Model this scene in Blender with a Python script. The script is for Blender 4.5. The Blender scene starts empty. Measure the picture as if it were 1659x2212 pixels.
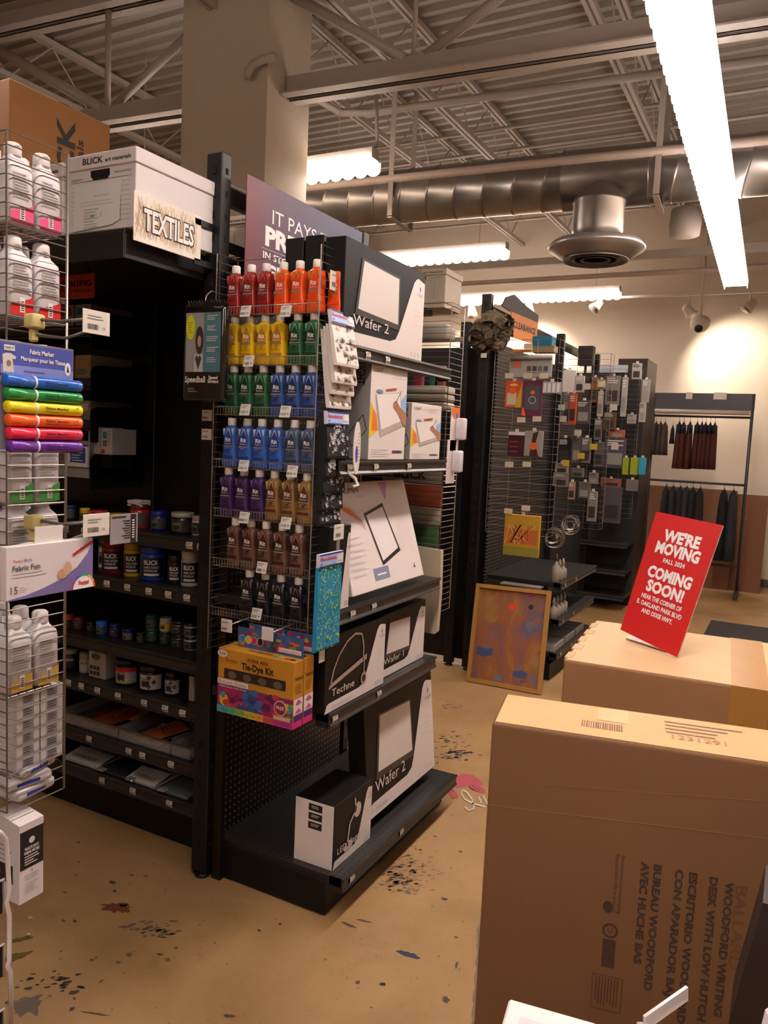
import bpy, bmesh, math, random
from mathutils import Vector, Matrix
random.seed(7)
PI = math.pi
SC = bpy.context.scene
COL = SC.collection

# ------------------------------------------------------------------ camera
FPX, CAMH = 1676.0, 1.65
yaw, pit, rol = math.radians(27.805), math.radians(5.414), math.radians(2.584)
FW = Vector((-math.sin(yaw)*math.cos(pit), math.cos(yaw)*math.cos(pit), -math.sin(pit)))
R0 = Vector((math.cos(yaw), math.sin(yaw), 0)); U0 = R0.cross(FW)
RT = math.cos(rol)*R0 + math.sin(rol)*U0
UP = -math.sin(rol)*R0 + math.cos(rol)*U0
CP = Vector((0, 0, CAMH))
cam_d = bpy.data.cameras.new('camera'); cam = bpy.data.objects.new('camera', cam_d); COL.objects.link(cam)
cam_d.sensor_fit = 'HORIZONTAL'; cam_d.sensor_width = 36; cam_d.lens = FPX/1659*36
cam_d.clip_start = 0.05; cam_d.clip_end = 100
m = Matrix((RT, UP, -FW)).transposed().to_4x4(); m.translation = CP
cam.matrix_world = m
SC.camera = cam

# ------------------------------------------------------------------ light and exposure
SC.view_settings.view_transform = 'Standard'; SC.view_settings.look = 'None'
SC.view_settings.gamma = 1; SC.view_settings.use_curve_mapping = False
SC.view_settings.exposure = 0.85
HW = .3                # half width share of the lamp housing (the open sides light the deck)
LAMP_E = 17.0          # strip lamp tube emission
SPOT_W = 80.0
w = bpy.data.worlds.new('world'); SC.world = w; w.use_nodes = True
w.node_tree.nodes['Background'].inputs[0].default_value = (0.9, 0.75, 0.6, 1)
w.node_tree.nodes['Background'].inputs[1].default_value = 0.05

# ------------------------------------------------------------------ helpers
def at(px, py, X=None, Y=None, Z=None):
    """world point seen at a pixel of the 1659x2212 frame on the plane X=, Y= or Z="""
    d = FW + (px-829.5)/FPX*RT - (py-1106)/FPX*UP
    t = X/d.x if X is not None else Y/d.y if Y is not None else (Z-CAMH)/d.z
    return CP + d*t

def lin(c):
    return c/12.92 if c <= .04045 else ((c+.055)/1.055)**2.4
def rgb(h):
    h = h.lstrip('#'); return tuple(lin(int(h[i:i+2], 16)/255) for i in (0, 2, 4)) + (1,)

MATS = {}
def mat(h, rough=.55, metal=0.0, noise=.06, emit=0.0, coat=0.0, spec=.5):
    key = (h, rough, metal, noise, emit, coat, spec)
    if key in MATS: return MATS[key]
    m = bpy.data.materials.new('surface_'+h.lstrip('#')); m.use_nodes = True
    nt = m.node_tree; b = nt.nodes['Principled BSDF']
    c = rgb(h)
    b.inputs['Roughness'].default_value = rough; b.inputs['Metallic'].default_value = metal
    b.inputs['Coat Weight'].default_value = coat; b.inputs['Specular IOR Level'].default_value = spec
    if emit:
        b.inputs['Base Color'].default_value = (.8, .8, .8, 1)
        b.inputs['Emission Color'].default_value = c; b.inputs['Emission Strength'].default_value = emit
    elif noise:
        t = nt.nodes.new('ShaderNodeTexCoord'); n = nt.nodes.new('ShaderNodeTexNoise')
        n.inputs['Scale'].default_value = 9; n.inputs['Detail'].default_value = 4
        r = nt.nodes.new('ShaderNodeMapRange'); r.inputs[3].default_value = 1-noise*2; r.inputs[4].default_value = 1+noise*2
        x = nt.nodes.new('ShaderNodeMix'); x.data_type = 'RGBA'; x.blend_type = 'MULTIPLY'; x.inputs[0].default_value = 1
        nt.links.new(t.outputs['Object'], n.inputs['Vector']); nt.links.new(n.outputs[0], r.inputs[0])
        x.inputs[6].default_value = c; nt.links.new(r.outputs[0], x.inputs[7]); nt.links.new(x.outputs[2], b.inputs['Base Color'])
    else:
        b.inputs['Base Color'].default_value = c
    MATS[key] = m
    return m

def clear_mat(name, tint='#ffffff', gloss=.25):
    m = bpy.data.materials.new(name); m.use_nodes = True; nt = m.node_tree; nt.nodes.clear()
    o = nt.nodes.new('ShaderNodeOutputMaterial'); mx = nt.nodes.new('ShaderNodeMixShader')
    t = nt.nodes.new('ShaderNodeBsdfTransparent'); g = nt.nodes.new('ShaderNodeBsdfPrincipled')
    t.inputs[0].default_value = rgb(tint); g.inputs['Base Color'].default_value = (.75, .72, .7, 1); g.inputs['Roughness'].default_value = .12
    mx.inputs[0].default_value = gloss
    nt.links.new(t.outputs[0], mx.inputs[1]); nt.links.new(g.outputs[0], mx.inputs[2]); nt.links.new(mx.outputs[0], o.inputs[0])
    return m

def node_mat(name, rough=.6, metal=0.0):
    m = bpy.data.materials.new(name); m.use_nodes = True
    b = m.node_tree.nodes['Principled BSDF']; b.inputs['Roughness'].default_value = rough; b.inputs['Metallic'].default_value = metal
    return m, m.node_tree, b

def ramp(nt, src, stops):
    r = nt.nodes.new('ShaderNodeValToRGB'); e = r.color_ramp.elements
    while len(e) < len(stops): e.new(.5)
    for el, (p, c) in zip(e, stops): el.position = p; el.color = rgb(c) if isinstance(c, str) else (c, c, c, 1)
    nt.links.new(src, r.inputs[0]); return r.outputs[0]
def noise(nt, scale, detail=5, rough=.6, dist=0.0, coord='Object', vs=None):
    t = nt.nodes.new('ShaderNodeTexCoord'); n = nt.nodes.new('ShaderNodeTexNoise')
    n.inputs['Scale'].default_value = scale; n.inputs['Detail'].default_value = detail
    n.inputs['Roughness'].default_value = rough; n.inputs['Distortion'].default_value = dist
    if vs:
        mp = nt.nodes.new('ShaderNodeMapping'); mp.inputs['Scale'].default_value = vs
        nt.links.new(t.outputs[coord], mp.inputs[0]); nt.links.new(mp.outputs[0], n.inputs['Vector'])
    else: nt.links.new(t.outputs[coord], n.inputs['Vector'])
    return n.outputs[0]
def mixc(nt, fac, a, b, mode='MIX'):
    x = nt.nodes.new('ShaderNodeMix'); x.data_type = 'RGBA'; x.blend_type = mode
    for i, v in ((0, fac), (6, a), (7, b)):
        if isinstance(v, (int, float)): x.inputs[i].default_value = v
        elif isinstance(v, str): x.inputs[i].default_value = rgb(v)
        elif isinstance(v, tuple): x.inputs[i].default_value = v
        else: nt.links.new(v, x.inputs[i])
    return x.outputs[2]

TEXT = {}
def text_geo(s, bold=0.0):
    k = (s, bold)
    if k not in TEXT:
        c = bpy.data.curves.new('t', 'FONT'); c.body = s; c.size = 1; c.offset = bold; c.resolution_u = 2; c.fill_mode = 'FRONT'
        o = bpy.data.objects.new('t', c); COL.objects.link(o)
        dg = bpy.context.evaluated_depsgraph_get(); me = bpy.data.meshes.new_from_object(o.evaluated_get(dg))
        vs = [tuple(v.co[:2]) for v in me.vertices]; fs = [tuple(p.vertices) for p in me.polygons]
        bpy.data.objects.remove(o); bpy.data.curves.remove(c); bpy.data.meshes.remove(me)
        x0 = min((v[0] for v in vs), default=0); x1 = max((v[0] for v in vs), default=1)
        TEXT[k] = ([(a-x0, b) for a, b in vs], fs, x1-x0)
    return TEXT[k]

class MB:
    """collects geometry, becomes one mesh object"""
    def __init__(s): s.v = []; s.f = []; s.m = []; s.mats = []; s.sm = []; s.M = Matrix.Identity(4)
    def mi(s, m):
        if m not in s.mats: s.mats.append(m)
        return s.mats.index(m)
    def add(s, vs, fs, m, smooth=False):
        b = len(s.v); s.v += [s.M @ Vector(v) for v in vs]; i = s.mi(m)
        for f in fs: s.f.append(tuple(b+k for k in f)); s.m.append(i); s.sm.append(smooth)
        return s
    def box(s, x0, y0, z0, x1, y1, z1, m):
        vs = [(x, y, z) for z in (z0, z1) for y in (y0, y1) for x in (x0, x1)]
        return s.add(vs, [(0, 2, 3, 1), (4, 5, 7, 6), (0, 1, 5, 4), (2, 6, 7, 3), (0, 4, 6, 2), (1, 3, 7, 5)], m)
    def cbox(s, x0, y0, z0, x1, y1, z1, m, c=.003, seg=1):
        bm = bmesh.new(); bmesh.ops.create_cube(bm, size=1)
        bmesh.ops.scale(bm, vec=(x1-x0, y1-y0, z1-z0), verts=bm.verts)
        bmesh.ops.translate(bm, vec=((x0+x1)/2, (y0+y1)/2, (z0+z1)/2), verts=bm.verts)
        bmesh.ops.bevel(bm, geom=bm.edges[:], offset=c, segments=seg, profile=.5, affect='EDGES')
        bm.verts.index_update()
        s.add([tuple(v.co) for v in bm.verts], [tuple(v.index for v in f.verts) for f in bm.faces], m, seg > 1); bm.free(); return s
    def tube(s, pts, r, m, n=6, caps=True):
        pts = [Vector(p) for p in pts]; rings = []
        for i, p in enumerate(pts):
            d = (pts[min(i+1, len(pts)-1)]-pts[max(i-1, 0)]).normalized()
            a = d.cross(Vector((0, 0, 1)))
            if a.length < .05: a = d.cross(Vector((0, 1, 0)))
            a.normalize(); b = d.cross(a)
            rr = r[i] if isinstance(r, (list, tuple)) else r
            rings.append([p + rr*(math.cos(2*PI*k/n)*a + math.sin(2*PI*k/n)*b) for k in range(n)])
        vs = [v for g in rings for v in g]; fs = []
        for i in range(len(pts)-1):
            for k in range(n): fs.append((i*n+k, i*n+(k+1) % n, (i+1)*n+(k+1) % n, (i+1)*n+k))
        if caps: fs += [tuple(range(n))[::-1], tuple((len(pts)-1)*n+k for k in range(n))]
        return s.add(vs, fs, m, n > 5)
    def bar(s, a, b, w, h, m):
        """rectangular bar from a to b, w wide sideways, h high"""
        a = Vector(a); b = Vector(b); d = (b-a).normalized(); x = d.cross(Vector((0, 0, 1)))
        if x.length < .05: x = Vector((1, 0, 0))
        x.normalize(); y = x.cross(d)
        vs = [p + i*x*w/2 + j*y*h/2 for p in (a, b) for i, j in ((-1, -1), (1, -1), (1, 1), (-1, 1))]
        return s.add(vs, [(3, 2, 1, 0), (4, 5, 6, 7), (0, 1, 5, 4), (1, 2, 6, 5), (2, 3, 7, 6), (3, 0, 4, 7)], m)
    def lathe(s, prof, m, n=20, c=(0, 0, 0)):
        vs = [(c[0]+r*math.cos(2*PI*k/n), c[1]+r*math.sin(2*PI*k/n), c[2]+z) for r, z in prof for k in range(n)]
        fs = [(i*n+k, i*n+(k+1) % n, (i+1)*n+(k+1) % n, (i+1)*n+k) for i in range(len(prof)-1) for k in range(n)]
        fs += [tuple(range(n))[::-1], tuple((len(prof)-1)*n+k for k in range(n))]
        return s.add(vs, fs, m, True)
    def loft(s, rings, m, n=20, p=4.0, c=(0, 0, 0)):
        """super-ellipse rings (z, half width, half depth)"""
        vs = []
        for z, a, b in rings:
            for k in range(n):
                t = 2*PI*(k+.5)/n; ct, st = math.cos(t), math.sin(t)
                vs.append((c[0]+a*math.copysign(abs(ct)**(2/p), ct), c[1]+b*math.copysign(abs(st)**(2/p), st), c[2]+z))
        fs = [(i*n+k, i*n+(k+1) % n, (i+1)*n+(k+1) % n, (i+1)*n+k) for i in range(len(rings)-1) for k in range(n)]
        fs += [tuple(range(n))[::-1], tuple((len(rings)-1)*n+k for k in range(n))]
        return s.add(vs, fs, m, True)
    def quad(s, a, b, c, d, m): return s.add([a, b, c, d], [(0, 1, 2, 3)], m)
    def prism(s, pts, f, m, t):
        """2D outline pts mapped by f(x, y, lift), thickness t"""
        n = len(pts); vs = [f(x, y, t) for x, y in pts] + [f(x, y, 0) for x, y in pts]
        return s.add(vs, [tuple(range(n)), tuple(range(2*n-1, n-1, -1))] + [(i, n+i, n+(i+1) % n, (i+1) % n) for i in range(n)], m)
    def build(s, name, parent=None, origin=None):
        me = bpy.data.meshes.new(name)
        xs = [v.x for v in s.v]; ys = [v.y for v in s.v]; zs = [v.z for v in s.v]
        if origin is None:
            origin = Vector(((min(xs)+max(xs))/2, (min(ys)+max(ys))/2, min(zs)))
        origin = Vector(origin)
        me.from_pydata([tuple(v-origin) for v in s.v], [], s.f)
        for mm in s.mats: me.materials.append(mm)
        me.polygons.foreach_set('material_index', s.m); me.polygons.foreach_set('use_smooth', s.sm); me.update()
        o = bpy.data.objects.new(name, me); COL.objects.link(o)
        if parent is None: o.location = origin
        else:
            o.parent = parent; o.location = origin - worldloc(parent)
        return o
def worldloc(o):
    l = Vector(o.location)
    while o.parent: o = o.parent; l += o.location
    return l

class Face:
    """prints on a surface; f maps (x, y, lift) to 3D"""
    def __init__(s, mb, o=None, u=None, v=None, f=None):
        s.mb = mb; s.k = 0
        if f: s.f = f
        else:
            o = Vector(o); u = Vector(u).normalized(); v = Vector(v).normalized(); n = u.cross(v)
            s.f = lambda x, y, l: o + x*u + y*v + l*n
    def lift(s, L): return .0005 + .0004*L
    def poly(s, pts, m, L=0): s.mb.add([s.f(x, y, s.lift(L)) for x, y in pts], [tuple(range(len(pts)))], m); return s
    def rect(s, x0, y0, x1, y1, m, L=0): return s.poly([(x0, y0), (x1, y0), (x1, y1), (x0, y1)], m, L)
    def band(s, x0, y0, x1, y1, m, L=0, n=8):
        for i in range(n): s.rect(x0+(x1-x0)*i/n, y0, x0+(x1-x0)*(i+1)/n, y1, m, L)
        return s
    def ell(s, cx, cy, a, b, m, L=0, n=20, t0=0, t1=2*PI): return s.poly([(cx+a*math.cos(t0+(t1-t0)*k/n), cy+b*math.sin(t0+(t1-t0)*k/n)) for k in range(n+(t1-t0 < 6.2))], m, L)
    def ring(s, cx, cy, a, wd, m, L=0, t0=0, t1=2*PI, n=24):
        for k in range(n):
            p, q = t0+(t1-t0)*k/n, t0+(t1-t0)*(k+1)/n
            s.poly([(cx+a*math.cos(p), cy+a*math.sin(p)), (cx+(a+wd)*math.cos(p), cy+(a+wd)*math.sin(p)), (cx+(a+wd)*math.cos(q), cy+(a+wd)*math.sin(q)), (cx+a*math.cos(q), cy+a*math.sin(q))], m, L)
        return s
    def line(s, x0, y0, x1, y1, wd, m, L=0):
        d = math.hypot(x1-x0, y1-y0) or 1; nx, ny = -(y1-y0)/d*wd/2, (x1-x0)/d*wd/2
        return s.poly([(x0-nx, y0-ny), (x1-nx, y1-ny), (x1+nx, y1+ny), (x0+nx, y0+ny)], m, L)
    def path(s, pts, wd, m, L=0):
        for a, b in zip(pts, pts[1:]): s.line(*a, *b, wd, m, L)
        return s
    def text(s, t, x, y, h, m, L=1, w=None, al='L', rot=0, bold=0.0):
        vs, fs, W = text_geo(t, bold)
        sy = h/.7; sx = sy if w is None else w/max(W, 1e-6)
        ox = {'L': 0, 'C': -W*sx/2, 'R': -W*sx}[al]; ca, sa = math.cos(rot), math.sin(rot)
        P = [(x+(a*sx+ox)*ca-b*sy*sa, y+(a*sx+ox)*sa+b*sy*ca) for a, b in vs]
        s.mb.add([s.f(a, b, s.lift(L)) for a, b in P], fs, m); return s
    def lines(s, x0, y1, x1, n, dy, m, L=1, th=.3):
        for i in range(n): s.rect(x0, y1-i*dy-dy*th, x0+(x1-x0)*random.uniform(.6, 1), y1-i*dy, m, L)
        return s
    def barcode(s, x0, y0, x1, y1, m, L=2, n=12):
        for i in range(n):
            a = x0+(x1-x0)*i/n; s.rect(a, y0, a+(x1-x0)/n*random.uniform(.3, .7), y1, m, L)
        return s

LABELS = {}
def tag(o, label, cat, group=None):
    o['label'] = label; o['category'] = cat
    if group: o['group'] = group
    return o
def thing(name, loc, label, cat, group=None):
    o = bpy.data.objects.new(name, None); COL.objects.link(o); o.location = loc; o.empty_display_size = .05
    return tag(o, label, cat, group)
def struct(o): o['kind'] = 'structure'; return o
def dup(root, loc, label, group=None, rz=None):
    r = root.copy(); COL.objects.link(r); r.location = loc; r['label'] = label
    if group: r['group'] = group
    if rz is not None: r.rotation_euler = (0, 0, rz)
    for ch in list(root.children):
        c = ch.copy(); COL.objects.link(c); c.parent = r
        for g in ch.children:
            d = g.copy(); COL.objects.link(d); d.parent = c
    return r
ORD = ['first', 'second', 'third', 'fourth', 'fifth', 'sixth', 'seventh', 'eighth', 'ninth', 'tenth', 'eleventh', 'twelfth']

# ------------------------------------------------------------------ shared materials
WHITE = mat('#e9e2e0', .45); INK = mat('#1b1719', .5); BLACK = mat('#0f0c0b', .5, noise=.1, spec=.3); BLACKM = mat('#171413', .4, .2)
SHELFM = mat('#221f1e', .4, .2); LIPM = mat('#322e2d', .35, .2)
CHROME = mat('#b9b0ab', .25, .9, noise=0); WIREG = mat('#8d857f', .35, .8, noise=0)
GREYT = mat('#8f8888', .6); PALE = mat('#c9c2c4', .6); TAGW = mat('#d8d0c6', .5)
CARD = mat('#b5854f', .75, noise=.04); CARD2 = mat('#a8763f', .75, noise=.05); CARD_LIT = mat('#d2a472', .75, noise=.04); TAPE = mat('#9c6a34', .3, noise=.04)  # big carton tops paler than the walls, overhead light put into the colour
PAINTW = mat('#a0958c', .55, noise=.03); COLM = mat('#b3a796', .75, noise=.02)
CLEAR = clear_mat('clear_plastic', '#e8e4e2', .22)
RED = mat('#c8201e', .5); ORANGE = mat('#f0521a', .5)

def shelf_tags(mb_parent, pts, xlip=None, ylip=None, wd=.032, ht=.026, n='price_label'):
    """small curved paper labels on a shelf lip, one child each"""
    for (x, y, z) in pts:
        b = MB()
        for i in range(3):
            t0, t1 = -ht/2+ht*i/3, -ht/2+ht*(i+1)/3
            c0, c1 = .002+.003*math.cos(PI*(i/3-.5)), .002+.003*math.cos(PI*((i+1)/3-.5))
            if xlip is not None: b.quad((x+c0, y-wd/2, z+t0), (x+c0, y+wd/2, z+t0), (x+c1, y+wd/2, z+t1), (x+c1, y-wd/2, z+t1), TAGW)
            else: b.quad((x-wd/2, y-c0, z+t0), (x+wd/2, y-c0, z+t0), (x+wd/2, y-c1, z+t1), (x-wd/2, y-c1, z+t1), TAGW)
        fc = Face(b, (x, y-wd/2, z-ht/2), (0, 1, 0), (0, 0, 1)) if xlip is not None else Face(b, (x-wd/2, y, z-ht/2), (1, 0, 0), (0, 0, 1))
        g = fc.f; fc.f = lambda a, c, l, g=g: g(a, c, l+.005)
        fc.rect(wd*.12, ht*.78, wd*.8, ht*.88, GREYT).rect(wd*.12, ht*.62, wd*.6, ht*.7, GREYT).barcode(wd*.1, ht*.15, wd*.6, ht*.42, INK, 0, 8).rect(wd*.7, ht*.2, wd*.88, ht*.42, INK)
        b.build(n, mb_parent)

# ================================================================== SETTING
# floor: worn tan sealed concrete
fm, nt, b = node_mat('sealed_concrete', .38)
c = ramp(nt, noise(nt, .9, 8, .65, .4), [(.25, '#86633a'), (.45, '#a07c52'), (.6, '#b08a60'), (.8, '#9c7444')])
c = mixc(nt, ramp(nt, noise(nt, 4, 9, .75, .3), [(.55, 0.0), (.78, .55)]), c, '#76604a')
c = mixc(nt, ramp(nt, noise(nt, 38, 3, .5), [(.68, 0.0), (.75, .75)]), c, '#5a4a3c')
c = mixc(nt, ramp(nt, noise(nt, 1.3, 8, .75, 1.5), [(.62, 0.0), (.72, .5)]), c, '#86765c')
nt.links.new(c, b.inputs['Base Color'])
bp = nt.nodes.new('ShaderNodeBump'); bp.inputs['Strength'].default_value = .05; nt.links.new(noise(nt, 14, 6), bp.inputs['Height']); nt.links.new(bp.outputs[0], b.inputs['Normal'])
nt.links.new(ramp(nt, noise(nt, 2.2, 5), [(.3, .28), (.7, .5)]), b.inputs['Roughness'])
F = MB(); F.quad((-9.5, -5, 0), (5, -5, 0), (5, 10.8, 0), (-9.5, 10.8, 0), fm)
def blob(cx, cy, a, bb, rz, m, n=26, j=.35, z=.0008):
    pts = []
    for k in range(n):
        t = 2*PI*k/n; q = 1+random.uniform(-j, j)
        x, y = a*q*math.cos(t), bb*q*math.sin(t)
        pts.append((cx+x*math.cos(rz)-y*math.sin(rz), cy+x*math.sin(rz)+y*math.cos(rz), z))
    F.add(pts, [tuple(range(n))], m)
RUST = mat('#6e3d22', .6, noise=.2); DARKS = mat('#4a3a30', .6, noise=.2); GREYS = mat('#6a5a50', .4, noise=.2); BLUES = mat('#2c3444', .5, noise=.2); OLIVE = mat('#6b5a28', .4); TANS = mat('#927050', .5)
for px, py, a, bb, rz, mm in [(252, 1960, .055, .026, .3, RUST), (243, 1906, .015, .008, 0, DARKS), (248, 1925, .008, .006, 0, DARKS), (285, 1891, .01, .004, .2, DARKS), (315, 1893, .01, .003, .2, INK),
        (58, 2172, .05, .04, .4, GREYS), (45, 2030, .012, .035, -.5, OLIVE), (33, 2068, .016, .04, -.3, OLIVE), (65, 1982, .008, .006, 0, PALE), (62, 2018, .006, .005, 0, PALE),
        (882, 2062, .035, .012, .1, BLUES), (960, 1942, .01, .008, 0, DARKS), (995, 1840, .008, .008, 0, DARKS), (985, 2025, .006, .006, 0, DARKS), (773, 2122, .008, .008, 0, DARKS), (826, 2126, .009, .008, 0, INK),
        (750, 1997, .03, .006, 0, DARKS), (788, 1990, .03, .004, .2, DARKS),
        (560, 2010, .006, .004, 0, INK), (605, 1996, .005, .005, 0, INK), (175, 2133, .012, .006, .2, INK), (155, 2180, .006, .008, 0, DARKS), (205, 2190, .04, .003, .35, DARKS), (375, 1990, .02, .003, .5, DARKS),
        (352, 2025, .012, .004, .4, DARKS), (380, 2048, .007, .006, 0, GREYS), (362, 2074, .01, .008, 0, GREYS), (345, 2062, .012, .004, .3, DARKS), (278, 2062, .01, .008, 0, GREYS), (198, 2074, .008, .005, 0, GREYS), (256, 2079, .009, .005, 0, GREYS),
        (162, 1990, .01, .006, 0, RUST), (137, 1989, .008, .005, 0, RUST), (165, 1891, .008, .005, 0, GREYS), (170, 1820, .006, .006, 0, DARKS), (170, 1862, .006, .004, 0, DARKS), (140, 1928, .01, .004, .2, GREYS),
        (268, 1955, .02, .012, .3, RUST), (275, 1968, .012, .008, .3, RUST), (495, 2195, .02, .006, .4, DARKS), (986, 2085, .004, .016, .2, DARKS), (940, 1807, .01, .006, 0, RUST), (963, 2160, .01, .014, .3, DARKS)]:
    p = at(px, py, Z=0); blob(p.x, p.y, a, bb, rz, mm)
for cx, cy, sx, sy, n_, mm in ((985, 1630, 30, 10, 90, BLUES), (965, 1600, 35, 14, 60, DARKS), (975, 1525, 18, 10, 26, GREYS), (880, 1880, 45, 40, 130, TANS), (860, 1900, 30, 25, 60, GREYS), (120, 2120, 60, 15, 30, DARKS), (330, 2010, 50, 12, 40, GREYS)):
    for i in range(n_):
        p = at(cx+random.gauss(0, sx)*.7, cy+random.gauss(0, sy)*.7, Z=0); a = random.uniform(.003, .014); blob(p.x, p.y, a, a*.5, .8, mm, 9)
for i in range(170):
    p = (random.uniform(-2.6, .2), random.uniform(1.0, 4.2)); blob(p[0], p[1], random.uniform(.002, .007), random.uniform(.002, .005), 0, random.choice([DARKS, GREYS, RUST, TANS]), 8)
struct(F.build('floor', origin=(0, 0, 0)))

wm, nt, b = node_mat('painted_wall', .8)
nt.links.new(mixc(nt, ramp(nt, noise(nt, 1.5, 3), [(.3, 0.0), (.7, .4)]), '#cfc0ae', '#c6b6a4'), b.inputs['Base Color'])
for nme, q in (('wall_back', (-9.5, 10.8, 5, 10.95)), ('wall_left', (-9.65, -5, -9.5, 10.95)), ('wall_right', (5, -5, 5.15, 10.95)), ('wall_front', (-9.5, -5.15, 5, -5))):
    W = MB(); W.box(q[0], q[1], 0, q[2], q[3], 5.0, wm); struct(W.build(nme))
bb_ = MB(); bb_.box(-9.5, 10.785, 0, 5, 10.8, .1, mat('#5a5048')); struct(bb_.build('baseboard_back'))

# ceiling: painted corrugated steel deck, ribs along X
DECKM = mat('#8e847a', .6, noise=.04)
D = MB(); y = -5.0; zt, zb = 4.955, 4.92; vs = []
while y < 10.9:
    for dy, z in ((0, zb), (.05, zb), (.065, zt), (.135, zt), (.15, zb)): vs.append((y+dy, z))
    y += .15
pts = [(-9.6, a, z) for a, z in vs]+[(5.1, a, z) for a, z in vs]; n = len(vs)
D.add(pts, [(i, i+1, n+i+1, n+i) for i in range(n-1)], DECKM)
D.box(-9.7, -5.2, 5.0, 5.2, 11, 5.05, DECKM)
struct(D.build('ceiling'))

# column
K = MB(); K.box(-3.92, 4.2, 0, -3.2, 4.68, 4.97, COLM); struct(K.build('wall_column'))

# open-web joists along Y and the girder along X
def joist(x, label, zb_=4.44, zt_=4.9):
    t = thing('roof_joist', (x, 3, zb_), label, 'joist', None)
    for nm, z in (('bottom_chord', zb_), ('top_chord', zt_-.03)):
        c_ = MB()
        for sx in (-.022, .022): c_.box(x+sx-.014, -5, z-.02, x+sx+.014, 10.75, z+.025, PAINTW)
        c_.build(nm, t)
    wb = MB(); yy = -4.9; k = 0
    while yy < 10.4:
        a, c2 = (zb_, zt_-.05) if k % 2 == 0 else (zt_-.05, zb_)
        wb.tube([(x, yy, a), (x, yy+.42, c2)], .007, PAINTW, 5); yy += .42; k += 1
    wb.build('web', t)
for x, l in ((-8.2, 'white open-web roof joist farthest to the left, under the deck'), (-5.92, 'white open-web roof joist left of the beige column'), (-3.66, 'white open-web roof joist directly over the beige column'),
             (-2.9, 'white open-web roof joist just right of the beige column'), (-1.4, 'white open-web roof joist crossing above the duct diffuser'), (-.95, 'white open-web roof joist close beside the long lamp'), (.86, 'white open-web roof joist right of the long lamp')):
    joist(x, l)
t = thing('roof_girder', (-3, 4.43, 3.9), 'large white steel truss girder running past the beige column', 'girder')
for nm, z0, z1 in (('bottom_chord', 3.86, 4.0), ('top_chord', 4.68, 4.84)):
    for x0, x1 in ((-9.4, -3.93), (-3.19, 4.9)):
        c_ = MB()
        for y0, y1 in ((4.33, 4.415), (4.445, 4.53)):
            c_.box(x0, y0, z0, x1, y1, z0+.012, PAINTW)
            yy = 4.403 if y0 < 4.4 else 4.445
            c_.box(x0, yy, z0, x1, yy+.012, z1, PAINTW)
        c_.box(x0, 4.33, z1-.012, x1, 4.53, z1, PAINTW) if nm == 'top_chord' else None
        c_.build(nm, t)
for a, b2, r in [((-4.74, 4.0), (-4.74, 4.7), .022), ((-6.1, 4.7), (-4.8, 4.0), .04), ((-4.68, 4.0), (-3.93, 4.45), .03), ((-7.4, 4.0), (-6.1, 4.7), .035), ((-3.19, 4.52), (-2.36, 4.0), .035), ((-2.3, 4.0), (-2.3, 4.7), .016),
              ((-2.22, 4.0), (-1.0, 4.7), .032), ((-1.0, 4.7), (.3, 4.0), .032), ((.3, 4.0), (.3, 4.7), .016), ((.3, 4.0), (1.6, 4.7), .032)]:
    c_ = MB(); c_.tube([(a[0], 4.43, a[1]), (b2[0], 4.43, b2[1])], r, PAINTW, 8); c_.build('web_member', t)

t.rotation_euler.z = math.radians(4.5)
def pipe(name, pts, r, m, label, cat, n=10):
    p = MB(); p.tube(pts, r, m, n); return tag(p.build(name), label, cat)
# pipes and cables
p1, p2 = at(735, 243, Z=4.25), at(1659, 138, Z=4.25)
pipe('sprinkler_pipe', [at(600, 150, Z=4.45), at(700, 222, Z=4.3), at(735, 243, Z=4.25), at(800, 243, Z=4.25), p2+Vector((2, .1, 0))], .03, PAINTW, 'white sprinkler pipe with a bend crossing ceiling in front of the duct', 'pipe')
pipe('conduit', [at(640, 372, Y=5.3), at(790, 352, Y=5.3), at(812, 330, Y=5.3), at(815, 300, Y=5.3), at(812, 180, Y=5.3)], .014, PAINTW, 'thin white conduit curving up beside the nearest strip light', 'conduit')
pipe('flexible_cable', [at(535, 172, Y=4.15), at(536, 155, Y=4.14), at(548, 138, Y=4.14), at(570, 128, Y=4.14), at(596, 121, Y=4.16)], .026, PAINTW, 'short white flexible cable tail poking out of the beige column', 'cable')
for py0, py1, zz, lab in ((285, 262, 4.6, 'white bridging bar under the roof deck behind the sprinkler pipe'), (345, 300, 4.6, 'white bridging bar just above the round duct'), (490, 462, 4.55, 'white bridging bar visible below the round duct')):
    a = at(835, py0, Z=zz); b2 = at(1400, py1, Z=zz); yv = (a.y+b2.y)/2
    pipe('bridging_bar', [(-9, yv, zz), (4.8, yv, zz)], .016, PAINTW, lab, 'bar', 6)
pipe('water_pipe', [(-9.4, 5.02, 3.64), (4.9, 5.97, 3.64)], .032, mat('#b3a397', .5), 'pinkish white straight pipe running in front of the round duct', 'pipe')
pipe('gas_pipe', [(-9.4, 9.2, 3.62), (4.9, 9.2, 3.62)], .03, mat('#b3a397', .5), 'white pipe running beyond the duct diffuser near the back wall', 'pipe')
tag(MB().box(-6, 8.9, 3.72, 4.9, 8.98, 3.8, PAINTW).build('ceiling_strut'), 'white strut channel spanning the ceiling near the back wall', 'strut')
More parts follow.
